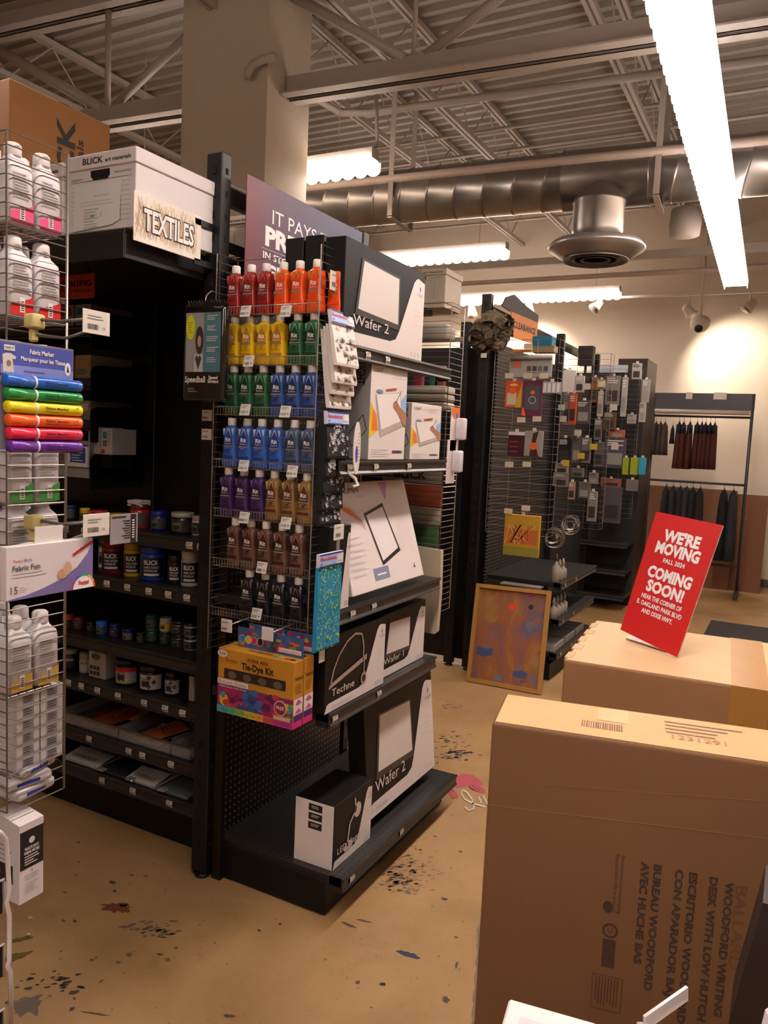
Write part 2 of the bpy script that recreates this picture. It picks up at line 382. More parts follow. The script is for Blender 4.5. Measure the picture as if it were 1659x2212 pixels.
# duct
DUCT = mat('#8f8b88', .32, .85, noise=.08)
duct = t = thing('air_duct', (-1.37, 5.75, 3.4), 'round galvanised spiral air duct crossing the ceiling with a drop branch', 'duct')
dz, dy, dr = 3.56, 5.75, .2
d_ = MB(); prof = []; x = -9.3
n = 24; xs = []
while x < 4.9: xs += [(x, dr), (x+.2, dr), (x+.205, dr+.004), (x+.215, dr+.004), (x+.22, dr)]; x += .222
vs = [(a, dy+r_*math.cos(2*PI*k/n), dz+r_*math.sin(2*PI*k/n)) for a, r_ in xs for k in range(n)]
# the seam winds round: shift x with angle
vs = [(v[0]+.05*math.sin(2*PI*(i % n)/n), v[1], v[2]) for i, v in enumerate(vs)]
d_.add(vs, [(i*n+k, i*n+(k+1) % n, (i+1)*n+(k+1) % n, (i+1)*n+k) for i in range(len(xs)-1) for k in range(n)], DUCT, True); d_.build('spiral_pipe', t)
BX = -1.37
c_ = MB(); c_.tube([(BX-.29, dy, dz), (BX-.28, dy, dz), (BX+.3, dy, dz), (BX+.31, dy, dz)], [.214, .208, .208, .214], DUCT, 24); c_.build('saddle_collar', t)
by = 5.55
c_ = MB(); c_.lathe([(.15, 0), (.175, .12), (.175, .3), (.18, .31), (.18, .325), (.175, .33), (.16, .36), (.1, .42), (.03, .46)], DUCT, 28, (BX, by, 3.02)); c_.build('drop_branch', t)
c_ = MB()
c_.lathe([(.17, .08), (.2, .1), (.3, .085), (.33, .05), (.325, .035), (.3, .02), (.24, -.02), (.2, -.03), (.19, -.02), (.19, 0)], mat('#9c9692', .35, .6), 32, (BX, by, 2.98))
for r_ in (.2, .14, .08): c_.lathe([(r_, -.04), (r_+.02, -.05), (r_+.025, -.045), (r_, -.02)], mat('#6e6a67', .4, .5), 28, (BX, by, 2.99))
c_.build('round_diffuser', t)
for hx in (-2.95, -1.0, .8):
    c_ = MB(); c_.box(hx-.02, dy-.215, dz-.2, hx+.02, dy-.21, 4.6, PAINTW); c_.box(hx-.02, dy+.21, dz-.2, hx+.02, dy+.215, 4.6, PAINTW); c_.box(hx-.02, dy-.215, dz-.216, hx+.02, dy+.215, dz-.207, PAINTW); c_.build('hanger_strap', t)

duct.rotation_euler.z = math.radians(4)

# strip lamps with scalloped louvres
GLOW = mat('#fff2ea', emit=LAMP_E); GLOWC = mat('#ffe0c4', emit=LAMP_E*.25)
def strip_lamp(x0, y0, x1, y1, z, label, wd=.16):
    """housing above, glowing tube, translucent scalloped louvre walls either side"""
    a = Vector((x0, y0, z)); b = Vector((x1, y1, z)); L = (b-a).length; d = (b-a)/L; s_ = Vector((-d.y, d.x, 0))
    t = thing('strip_light', (a+b)/2, label, 'ceiling light', 'fluorescent strip lights')
    h = MB(); h.M = Matrix.Translation(a) @ Matrix((d, s_, Vector((0, 0, 1)))).transposed().to_4x4()
    h.box(0, -wd*HW, .03, L, wd*HW, .1, PAINTW)
    h.build('housing', t)
    g = MB(); g.M = h.M; g.box(.01, -wd*.46, -.02, L-.01, wd*.46, .028, GLOW); g.build('tubes', t)
    lo = MB(); lo.M = h.M; k = int(L/.1); st = L/k
    for i in range(k):
        for sy in (-wd*.5, wd*.5):
            c0 = i*st+st/2; pts = [(c0-st/2, .03)]+[(c0+st/2*math.cos(PI+PI*q/8), -.02+.035*math.sin(PI+PI*q/8)) for q in range(9)]+[(c0+st/2, .03)]
            lo.prism(pts, lambda x, y, l, sy=sy: (x, sy+l-.002, y), GLOWC, .004)
    for i in range(k+1): lo.box(i*st-.001, -wd*.5, -.022, i*st+.001, wd*.5, -.02, GLOWC)
    lo.build('louvre', t)
    for q in (.3, L-.3):
        w_ = MB(); w_.M = h.M; w_.tube([(q, 0, .1), (q, 0, 4.95-z)], .003, PAINTW, 4); w_.build('hanger_wire', t)
    return t
strip_lamp(-5.2, 4.83, -2.74, 4.83, 3.53, 'short visible strip light emerging from behind the beige column')
strip_lamp(-5.2, 7.55, -2.73, 7.55, 3.55, 'bright scalloped strip light above the black lightbox carton row')
strip_lamp(-5.7, 9.95, -2.1, 9.95, 3.55, 'long bright scalloped strip light nearest the back wall')
strip_lamp(-.50, 2.3, -.665, 8.35, 3.29, 'long glaring lamp running away at the upper right', .2)
strip_lamp(-.36, -3.8, -.495, 2.2, 3.29, 'strip light overhead and behind the camera, out of frame', .2)
strip_lamp(-5.2, 1.9, -2.6, 1.9, 3.55, 'added strip light out of frame above the near shelving, at left')  # this and the next two are unseen strips added to light the room
strip_lamp(1.6, 1.5, 4.0, 1.5, 3.55, 'added strip light out of frame at the far right side')
strip_lamp(1.2, 6.5, 3.8, 6.5, 3.55, 'added strip light out of frame to the right of the garment rack')

# track heads and dome camera
TR = mat('#cfc4b8', .5)
tag(MB().box(-6, 10.08, 3.52, 4.9, 10.12, 3.55, TR).build('lighting_track'), 'white lighting track in front of the back wall', 'track')
def track_head(px, py, label, on, aim=(0, .75, -.9), power=0):
    p = at(px, py, Y=10.1); root = thing('track_spotlight', (p.x, 10.1, p.z), label, 'spotlight', 'track spotlights by the back wall')
    s_ = MB(); s_.tube([(p.x, 10.1, 3.52), (p.x, 10.1, p.z+.06)], .012, TR, 6); s_.build('stem', root)
    a = Vector(aim).normalized(); c0 = Vector((p.x, 10.1, p.z))
    s_ = MB(); s_.tube([c0-a*.09, c0-a*.07, c0+a*.02, c0+a*.07], [.02, .045, .06, .075], TR, 14); s_.build('lamp_can', root)
    g = MB(); g.tube([c0+a*.071, c0+a*.075], .062, mat('#fff0dc', emit=18.0) if on else mat('#8a847c', .2), 14); g.build('lens', root)
    if on:
        l = bpy.data.lights.new('spot', 'SPOT'); l.energy = power; l.color = (1, .86, .7); l.spot_size = 1.9; l.spot_blend = .9; l.shadow_soft_size = .05
        lo = bpy.data.objects.new('spot_lamp', l); COL.objects.link(lo); lo.location = c0+a*.1; lo.rotation_euler = a.to_track_quat('-Z', 'Y').to_euler(); lo.parent = root; lo.location = a*.1
track_head(1290, 660, 'white track spotlight below the end of the far strip light', False, (-.4, -.5, -.6))
track_head(1488, 672, 'lit track spotlight shining beside the round dome camera', True, (.75, .75, -.9), SPOT_W)
track_head(1620, 660, 'unlit track spotlight at the right end of the track', False, (-.5, -.3, -.7))
track_head(1143, 665, 'white track spotlight above the clearance sign', True, (-.1, .6, -.7), SPOT_W)
track_head(1020, 672, 'faint track spotlight behind the tall slotted post of the far bay', True, (-.1, .6, -.7), SPOT_W)
p = at(1512, 700, Y=10.0); t = thing('dome_camera', (p.x, 10, p.z), 'white security dome camera with dark lens on a ceiling stem', 'security camera')
MB().tube([(p.x, 10, p.z+.05), (p.x, 10, 4.6)], .02, TR, 8).build('stem', t)
s_ = MB(); s_.lathe([(.05, .1), (.1, .07), (.115, .02), (.11, -.02), (.09, -.06), (.05, -.09), (.01, -.1)], TR, 20, (p.x, 10, p.z)); s_.build('dome', t)
s_ = MB(); s_.tube([(p.x, 9.94, p.z-.05), (p.x, 9.9, p.z-.07)], .045, INK, 14); s_.build('lens', t)
p = at(1480, 485, Y=7.6); t = thing('junction_box', (p.x, 7.6, p.z), 'round white ceiling fitting hanging right of the duct diffuser', 'ceiling fitting')
s_ = MB(); s_.lathe([(.04, .16), (.13, .13), (.14, 0), (.13, -.1), (.05, -.12)], PAINTW, 18, (p.x, 7.6, p.z)); s_.build('canister', t)
MB().tube([(p.x, 7.6, p.z+.1), (p.x, 7.6, 4.9)], .02, PAINTW, 8).build('stem', t)
# ================================================================== shared merchandise builders
def perf_mat(name, base, dot, sc=40, r=.22):
    m_, nt, b = node_mat(name, .4, .2)
    t = nt.nodes.new('ShaderNodeTexCoord'); v = nt.nodes.new('ShaderNodeVectorMath'); v.operation = 'SCALE'; v.inputs['Scale'].default_value = sc
    f = nt.nodes.new('ShaderNodeVectorMath'); f.operation = 'FRACTION'; s_ = nt.nodes.new('ShaderNodeVectorMath'); s_.operation = 'SUBTRACT'; s_.inputs[1].default_value = (.5, .5, .5)
    nt.links.new(t.outputs['Object'], v.inputs[0]); nt.links.new(v.outputs[0], f.inputs[0]); nt.links.new(f.outputs[0], s_.inputs[0])
    x = nt.nodes.new('ShaderNodeSeparateXYZ'); nt.links.new(s_.outputs[0], x.inputs[0])
    return m_, nt, b, x, dot, base, r
def finish_perf(P, a1, a2):
    m_, nt, b, x, dot, base, r = P
    q = []
    for a in (a1, a2):
        mm = nt.nodes.new('ShaderNodeMath'); mm.operation = 'MULTIPLY'; nt.links.new(x.outputs[a], mm.inputs[0]); nt.links.new(x.outputs[a], mm.inputs[1]); q.append(mm)
    ad = nt.nodes.new('ShaderNodeMath'); ad.operation = 'ADD'; nt.links.new(q[0].outputs[0], ad.inputs[0]); nt.links.new(q[1].outputs[0], ad.inputs[1])
    lt = nt.nodes.new('ShaderNodeMath'); lt.operation = 'LESS_THAN'; lt.inputs[1].default_value = r*r; nt.links.new(ad.outputs[0], lt.inputs[0])
    nt.links.new(mixc(nt, lt.outputs[0], base, dot), b.inputs['Base Color']); return m_
PEG_X = finish_perf(perf_mat('pegboard_side', '#141110', '#8a827c', 39, .17), 'Y', 'Z')  # pale dots are light through the holes, painted into the colour
PEG_Y = finish_perf(perf_mat('pegboard_front', '#100e0d', '#262220', 39, .17), 'X', 'Z')
DECKP = finish_perf(perf_mat('perforated_deck', '#35312f', '#0c0a0a', 40, .2), 'X', 'Y')

def slotted_post(parent, x, y, z1, name='slotted_post', rz=0, wd=.07, dp=.05):
    b = MB(); b.cbox(x-wd/2, y-dp/2, .02, x+wd/2, y+dp/2, z1, BLACKM, .004)
    z = .12; sm = mat('#040303', .9)
    while z < z1-.05:
        b.box(x-.007, y-dp/2-.001, z, x+.007, y-dp/2-.0003, z+.028, sm)
        b.box(x+wd/2+.0003, y-.006, z, x+wd/2+.001, y+.006, z+.02, sm); z += .075
    o = b.build(name, parent)
    f_ = MB(); f_.lathe([(.03, 0), (.03, .008), (.01, .012), (.01, .03)], BLACKM, 12, (x, y, 0)); f_.build('levelling_foot', o)
    return o

def shelf_x(parent, xl, xb, y0, y1, z, labels=(), lipo=.05, name='shelf'):
    """metal shelf whose lip faces +X at x=xl, top at z; labels = y positions"""
    d = MB(); d.box(xb, y0, z-.03, xl-.012, y1, z-.004, SHELFM); d.box(xb, y0, z-.004, xl-.012, y1, z, DECKP)
    d.box(xl-.06, y0, z-.05, xl-.012, y0+.003, z, SHELFM); d.box(xl-.06, y1-.003, z-.05, xl-.012, y1, z, SHELFM)
    o = d.build(name, parent)
    l = MB(); pr = [(0, 0), (.012, .002), (.014, -.006), (.008, -.014), (.008, -.034), (.014, -.042), (.01, -.048), (0, -.044)]
    l.prism(pr, lambda a, c, t: (xl-.014+a, y0+t, z+c), LIPM, y1-y0); l.build('shelf_lip', o)
    shelf_tags(o, [(xl-.006, yy, z-.024) for yy in labels], xlip=1)
    return o
def shelf_y(parent, x0, x1, yf, yb, z, labels=(), name='shelf'):
    d = MB(); d.box(x0, yf+.012, z-.03, x1, yb, z, SHELFM); o = d.build(name, parent)
    l = MB(); pr = [(0, 0), (-.012, .002), (-.014, -.006), (-.008, -.014), (-.008, -.036), (-.014, -.044), (-.01, -.05), (0, -.046)]
    l.prism(pr[::-1], lambda a, c, t: (x0+t, yf+.014+a, z+c), LIPM, x1-x0); l.build('shelf_lip', o)
    shelf_tags(o, [(xx, yf+.006, z-.025) for xx in labels], ylip=1)
    return o

def grid_panel(b, o, u, v, W, H, du, dv, r, m, rim=True):
    """welded wire grid: o corner, u and v directions, spacing du along u and dv along v"""
    o = Vector(o); u = Vector(u); v = Vector(v); n = max(1, round(W/du)); k = max(1, round(H/dv))
    for i in range(n+1): b.tube([o+u*(W*i/n), o+u*(W*i/n)+v*H], r*(1.6 if i in (0, n) and rim else 1), m, 5)
    for j in range(k+1): b.tube([o+v*(H*j/k), o+v*(H*j/k)+u*W], r, m, 5)

# ------------------------------------------------------------------ dye bottles
def dye_bottle(base, dark, light, name_line='#e8dcd0', rest=None):
    t = bpy.data.objects.new('dye_bottle', None); COL.objects.link(t); t.empty_display_size = .03
    bm_ = mat(base, .25, noise=0, coat=.4); dm = mat(dark, .4, noise=0); lm = mat(light, .4, noise=0); tm = mat(name_line, .5, noise=0)
    b = MB(); rg = [(0, .024, .0165), (.006, .0262, .0175), (.03, .0262, .0175), (.06, .0235, .0175), (.08, .0215, .0175), (.1, .0215, .0175), (.118, .0228, .0175), (.126, .0215, .016), (.131, .013, .012), (.136, .011, .011)]
    b.loft(rg, bm_, 20, 4.5); b.build('bottle_body', t)
    c = MB(); c.lathe([(.0125, 0), (.0135, .002), (.0132, .022), (.0115, .025)], mat('#e4dcd2', .4, noise=0), 16, (0, 0, .134)); c.build('cap', t)
    l = MB(); f = Face(l, (0, -.0172, 0), (1, 0, 0), (0, 0, 1))
    f.poly([(-.0215, .124), (.0215, .124), (.0185, .1), (-.0185, .1)], bm_, 0)
    f.poly([(-.0215, .124), (-.011, .124), (-.0185, .1)], lm, 1).poly([(-.004, .124), (.004, .124), (.01, .1), (-.01, .1)], lm, 1).poly([(.0215, .124), (.011, .124), (.0185, .1)], lm, 1)
    f.poly([(0, .121), (.0165, .086), (.0165, .076), (0, .046), (-.0165, .076), (-.0165, .086)], dm, 2)
    f.text('Rit', 0, .082, .0125, tm, 3, w=.0215, al='C', bold=.03).text('DyeMore', 0, .0735, .0048, tm, 3, w=.025, al='C')
    f.rect(-.018, .064, .018, .0685, mat('#9a928a', .3, .4, noise=0), 3)
    f.lines(-.011, .061, .011, 1, .004, lm, 3).lines(-.019, .05, .019, 2, .005, dm, 3).rect(-.02, .028, .02, .036, dm, 3).lines(-.018, .024, .018, 2, .005, lm, 3, .15)
    l.build('label', t)
    k = MB(); f = Face(k, (.0226, -.012, 0), (.06, 1, 0), (0, 0, 1))
    f.rect(.001, .075, .023, .108, dm, 0).lines(.002, .104, .022, 6, .005, lm, 1, .25); k.build('side_label', t)
    return t
DYE = {'red': ('#93201f', '#7a1519', '#c4514a'), 'orange': ('#e8531a', '#dd4212', '#c98a4a'), 'yellow': ('#dcb012', '#b47a1c', '#cfae3c'), 'green': ('#2e5c3f', '#123c24', '#6f9a7e'),
       'navy': ('#34508a', '#1c2c5e', '#8ea2bf'), 'blue': ('#3a62ad', '#1c3d92', '#b9c4d6'), 'slate': ('#4a5b78', '#2e3a50', '#8593ab'), 'purple': ('#43295c', '#2b1840', '#6c4d86'),
       'tan': ('#8f6a3c', '#5a2f1c', '#b3a26a'), 'brown': ('#6b4a3c', '#3c1a12', '#8c6c5c'), 'black': ('#1d1b24', '#101016', '#6a6868')}
PROTO = {}
YB, YF, YM = 2.17, 2.06, 2.115
rows = [(682, [508, 541, 573, 610, 645, 682], ['red']*3+['orange']*3), (789, [505, 538, 571, 603, 641, 676], ['yellow']*4+['green']*2), (897, [503, 534, 567, 602, 636, 671], ['green']*3+['navy']*3),
        (1012, [499, 532, 564, 598, 634, 668], ['blue']*4+['slate']*2), (1120, [492, 525, 558, 591, 626, 661], ['purple']*3+['tan']*3), (1229, [507, 540, 573, 608, 644], ['brown']*5), (1337, [537, 571, 605, 643], ['black']*4)]
ROWW = ['top', 'second', 'third', 'fourth', 'fifth', 'sixth', 'lowest']
x0w, x1w = -1.80, -1.37
XL_, XR_ = -1.755, -1.345          # cage width
pz0, pz1 = .895, 2.235
rack = thing('wire_rack', (-1.56, YB, pz0), 'silver wire rack with seven baskets holding the dye bottles', 'wire rack')
g = MB(); grid_panel(g, (XL_, YB, pz0), (1, 0, 0), (0, 0, 1), XR_-XL_, pz1-pz0, .135, .0508, .0014, CHROME); g.build('back_grid', rack)
g = MB(); grid_panel(g, (XL_, YF, pz0), (0, 1, 0), (0, 0, 1), YB-YF, pz1-pz0, .11, .0254, .0014, CHROME); g.build('side_grid', rack)
g = MB(); grid_panel(g, (XR_, YF, pz0), (0, 1, 0), (0, 0, 1), YB-YF, pz1-pz0, .11, .0254, .0014, CHROME); g.build('side_grid', rack)
bot_z = []
for ri, (py, pxs, cols) in enumerate(rows):
    z = at(575, py, Y=YM).z; bot_z.append(z)
    b = MB(); xa, xb = XL_+.012, XR_-.012
    for k in range(34): xx = xa+(xb-xa)*k/33; b.tube([(xx, YB-.003, z-.003), (xx, YF+.012, z-.003), (xx, YF+.008, z), (xx, YF+.008, z+.024)], .0009, CHROME, 4)
    for y_, z_ in ((YF+.008, z+.024), (YF+.012, z-.003), (YM, z-.003), (YB-.003, z-.003)): b.tube([(xa-.01, y_, z_), (xb+.01, y_, z_)], .0016, CHROME, 5)
    b.build('wire_basket', rack)
tags_px = [(530, 672), (617, 672), (537, 780), (529, 885), (616, 889), (526, 1006), (631, 1018), (527, 1118), (617, 1130), (565, 1226), (554, 1326)]
for px, py in tags_px:
    p = at(px, py, Y=YF-.004); b = MB(); b.M = Matrix.Translation(p) @ Matrix.Rotation(-.25, 4, 'X')
    b.box(-.02, 0, -.019, .02, .0015, .019, TAGW); f = Face(b, (-.02, 0, -.019), (1, 0, 0), (0, 0, 1))
    f.rect(.004, .03, .03, .033, GREYT).rect(.004, .025, .022, .0275, GREYT).barcode(.003, .006, .024, .015, INK, 0, 9).rect(.028, .008, .035, .014, GREYT); b.build('price_tag', rack)
DN = {'red': 'dark red', 'tan': 'golden brown', 'slate': 'slate grey'}
for ri, (py, pxs, cols) in enumerate(rows):
    for i, (px, c) in enumerate(zip(pxs, cols)):
        p = at(px, py, Y=YM-.012); dn = DN.get(c, c)
        lab = f'{dn} fabric dye bottle, {ORD[i]} from left in the {ROWW[ri]} wire basket'
        loc = (p.x, YM-.012, bot_z[ri]-.001)
        if c not in PROTO:
            o = PROTO[c] = dye_bottle(*DYE[c]); o.location = loc; o.scale = (1.07, 1.07, 1.04); tag(o, lab, 'dye bottle', 'dye bottles in the wire rack')
        else: dup(PROTO[c], loc, lab)
for i, (dx, dy) in enumerate(((.062, .02), (.03, .037))):
    if i == 0: dup(PROTO['orange'], (at(682, 682, Y=YM).x+dx-.005, YM+.03, bot_z[0]-.001), 'orange dye bottle at the right end of the top wire basket, behind the side grid')
for ri in (1, 2, 3, 4):
    py, pxs, cols = rows[ri]
    for i in (1, 3, 5): pass

# ------------------------------------------------------------------ end shelving unit (lightbox display) facing +X
XLIP, XBK, EY0, EY1 = -1.285, -1.79, 2.19, 3.04
eu = thing('shelving_unit', (-1.5, 2.6, 0), 'black metal end shelving unit displaying lightbox cartons', 'shelving unit')
b = MB(); b.box(XBK, EY0, .12, XBK+.006, EY1, 2.2, PEG_X); b.build('pegboard_back', eu)
slotted_post(eu, -1.832, 2.15, 2.59)
slotted_post(eu, -1.832, 3.12, 2.57)
b = MB(); b.box(-1.79, 2.15, .0, -1.75, 2.17, 2.2, BLACKM); b.build('edge_trim', eu)
b = MB(); b.cbox(-1.85, 2.17, .005, -1.305, 3.17, .13, BLACK, .004); b.build('base_plinth', eu)
sh = shelf_x(eu, -1.235, XBK, 2.175, 3.17, .152, [2.235, 2.615], name='base_shelf')
for z, labs in ((.735, [2.16, 2.47]), (1.075, [2.14, 2.25, 2.4]), (1.572, [2.19, 2.37, 2.63]), (1.945, [2.17, 2.28, 2.42])):
    shelf_x(eu, XLIP, XBK, EY0-.06, EY1-.06, z, labs)
b = MB()
b.bar((-1.832, 2.17, 2.47), (-1.832, 3.1, 2.47), .03, .07, BLACKM); b.build('top_beam', eu)
b = MB(); grid_panel(b, (-2.6, 2.2, 2.3), (1, 0, 0), (0, 1, 0), .75, .9, .05, .15, .003, BLACKM); b.bar((-1.845, 2.17, 2.3), (-1.845, 3.1, 2.3), .02, .03, BLACKM); b.build('wire_deck', eu)

# archive boxes ------------------------------------------------------
def archive_box(x0, y0, z0, w_, d_, h_, label, text=('BLICK', 'art materials'), paper=False, col='#d9d2d2', ink=INK):
    t = thing('archive_box', (x0+w_/2, y0+d_/2, z0), label, 'storage box', 'white archive boxes on top of the shelving')
    wm_ = mat(col, .6, noise=.02); lh = h_*.19
    b = MB(); b.cbox(x0, y0, z0, x0+w_, y0+d_, z0+h_-lh*.6, wm_, .002)
    f = Face(b, (x0, y0, z0), (1, 0, 0), (0, 0, 1))
    hh = h_-lh; hole = [(w_*.36, hh*.92), (w_*.62, hh*.95), (w_*.64, hh*.86), (w_*.6, hh*.8), (w_*.4, hh*.78), (w_*.36, hh*.84)]
    f.poly([(w_*.35, hh*.97), (w_*.63, hh*.97), (w_*.635, hh*.87), (w_*.6, hh*.82), (w_*.39, hh*.82), (w_*.35, hh*.88)], mat('#0c0a0a', .9), 2)
    f.text('DEPARTMENT', w_*.06, hh*.84, .006, ink, 1).text('SUB-DEPARTMENT', w_*.94, hh*.88, .006, ink, 1, al='R')
    f.rect(w_*.05, hh*.81, w_*.95, hh*.816, ink, 1)
    for i in range(9): f.rect(w_*.7, hh*(.74-.075*i), w_*.92, hh*(.744-.075*i), ink, 1); f.rect(w_*.06, hh*(.74-.075*i), w_*.12, hh*(.744-.075*i), ink, 1)
    f.rect(w_*.79, hh*.1, w_*.793, hh*.745, ink, 1)
    b.build('carton', t)
    l = MB(); l.cbox(x0-.006, y0-.006, z0+h_-lh, x0+w_+.006, y0+d_+.006, z0+h_, wm_, .002)
    f = Face(l, (x0-.006, y0-.006, z0+h_-lh), (1, 0, 0), (0, 0, 1))
    f.text(text[0], w_*.27, lh*.3, lh*.42, ink, 1, w=w_*.3, bold=.02).text(text[1], w_*.6, lh*.3, lh*.26, ink, 1, w=w_*.37, bold=.02); l.build('lid', t)
    if paper:
        q = MB(); f = Face(q, (x0+w_*.1, y0-.004, z0+.004), (1, 0, 0), (.04, 0, 1)); pm = mat('#dedada', .6, noise=.02)
        f.poly([(0, 0), (w_*.58, .01), (w_*.68, hh*.12), (w_*.7, hh*.76), (0, hh*.74)], pm, 0)
        f.text('BOX CONTENTS', w_*.3, hh*.52, .006, GREYT, 1).lines(w_*.1, hh*.46, w_*.6, 2, .01, PALE, 1, .4).lines(w_*.16, hh*.34, w_*.4, 7, .009, mat('#a9b8ae', .6), 1, .5).rect(w_*.26, hh*.2, w_*.32, hh*.24, GREYT, 2).text('2', w_*.4, hh*.2, .012, GREYT, 2)
        q.build('packing_slip', t)
    return t
archive_box(-2.13, 1.775, 2.256, .296, .36, .235, 'white archive box with a taped packing slip above the textiles sign', paper=True)
archive_box(-2.45, 1.775, 2.256, .296, .36, .225, 'white archive box behind the near bottle rack, left of the one with a slip')
archive_box(-2.4, 2.45, 2.32, .5, .5, .16, 'pale flat archive box on the wire deck behind the tall slotted post', col='#cbb9a6')
# tall cardboard carton with vertical print
t = thing('cardboard_carton', (-2.95, 2.25, 2.256), 'tall brown cardboard carton with sideways lettering at upper left', 'cardboard box')
b = MB(); b.cbox(-3.35, 2.03, 2.256, -2.76, 2.52, 2.95, mat('#9c6a38', .7, noise=.05), .004)
f = Face(b, (-2.76, 2.03, 2.256), (0, 1, 0), (0, 0, 1))
f.text('BLICK', .3, .2, .085, INK, 1, w=.44, rot=PI/2, bold=.03).text('art materials', .345, .2, .035, INK, 1, w=.38, rot=PI/2, bold=.02); b.build('carton', t)
b = MB(); b.box(-3.35, 2.26, 2.9505, -2.76, 2.31, 2.951, TAPE); b.build('packing_tape', t)

# left shelving bay facing -Y ------------------------------------------
lb = thing('shelving_unit', (-2.33, 2.5, 0), 'black shelving bay under the textiles sign with jars on its low shelves', 'shelving unit')
LX0, LX1, LYF, LYB = -3.4, -1.87, 2.2, 2.86
b = MB(); b.box(-4.2, LYB, .1, LX1+.0, LYB+.006, 2.25, PEG_Y); b.build('pegboard_back', lb)
cm_ = mat('#2a2725', .4, .2); b = MB(); b.cbox(-4.2, 1.767, 2.24, LX1, 2.86, 2.253, cm_, .002); b.build('canopy', lb)
b = MB(); b.cbox(-4.2, 1.765, 2.165, LX1, 1.772, 2.245, cm_, .002); b.build('canopy_fascia', lb)
b = MB(); b.cbox(LX1-.006, 1.772, 2.165, LX1, 2.86, 2.24, cm_, .002); b.build('canopy_side', lb)
b = MB(); b.box(-4.2, 2.27, 0, LX1, 2.3, .14, BLACK); b.build('kick_plate', lb)
slotted_post(lb, -2.80, 2.84, 2.3)
def zpx(x, y, Y): return at(x, y, Y=Y).z
LSH = [(1.235, [(130, 1121), (172, 1126), (403, 1171), (428, 1178)], 1165), ]
lev = {}
for nm, (px, py), tg in (('a', (415, 1165), [140, 178, 403, 427]), ('b', (425, 1282), [190, 228, 272, 318, 360, 400]), ('c', (424, 1432), []), ('d', (420, 1535), [147, 175, 210, 255, 312, 358, 396]), ('e', (420, 1655), [193, 280, 310, 373]), ('f', (418, 1742), [222, 290, 371])):
    z = zpx(px, py, LYF); lev[nm] = z
    shelf_y(lb, LX0, LX1, LYF, LYB, z, [at(q, 1400, Y=LYF).x for q in tg])
# textiles sign
def sign_x(name, x, y0, y1, z0, z1, m, label, cat, th=.004):
    t = thing(name, (x, (y0+y1)/2, z0), label, cat); b = MB(); b.cbox(x-th, y0, z0, x, y1, z1, m, .001); o = b.build('panel', t)
    pr = MB(); return t, pr, Face(pr, (x, y0, z0), (0, 1, 0), (0, 0, 1))
t, pr, f = sign_x('category_sign', -1.826, 1.762, 2.06, 2.213, 2.36, mat('#e6dcd2', .5), 'textiles sign with crosshatch sketch strokes on the canopy edge', 'sign')
hc = [mat(c, .6, noise=0) for c in ('#b7a07c', '#a08a78', '#d8b050', '#8f7a68', '#c4b098', '#d9a32e')]
for i in range(420):
    x = random.uniform(.004, .27); y = random.uniform(.012, .1); l = random.uniform(.015, .045); d = random.choice((.45, -.5))
    a, b2 = x+l*abs(d)*.6*(1 if d > 0 else -1), y+l
    if .003 < a < .293 and b2 < .142: f.line(x, y, a, b2, .0014, random.choice(hc), i*.004)
f.text('TEXTILES', .15, .042, .062, INK, 2.5, w=.232, al='C', bold=.075).text('TEXTILES', .15, .042, .062, WHITE, 4, w=.222, al='C', bold=.03)
pr.build('printed_face', t)
for zq in (2.2, 2.33): MB().box(-1.832, 2.03, zq, -1.826, 2.14, zq+.02, BLACKM).build('sign_bracket', t)
# printing sign
SP = at(203, 643, Y=2.1); SH = at(203, 590, Y=2.1).z-SP.z; t = thing('category_sign', (SP.x, 2.1, SP.z), 'red printing sign hanging in the dark bay behind the near rack', 'sign')
b = MB(); b.cbox(SP.x-.32, 2.1, SP.z, SP.x, 2.104, SP.z+SH, mat('#b8391f', .5), .001); b.build('panel', t)
pr = MB(); f = Face(pr, (SP.x-.32, 2.1, SP.z), (1, 0, 0), (0, 0, 1)); f.text('PRINTING', .305, SH*.5, .022, PALE, 1, al='R', w=.16, bold=.02).text('INKS | TOOLS | KITS', .305, SH*.27, .008, PALE, 1, al='R', w=.15)
for hx in (SP.x-.03, SP.x-.29): pr.box(hx-.002, 2.101, SP.z+SH, hx+.002, 2.103, 2.24, BLACKM); pr.build('printed_face', t)

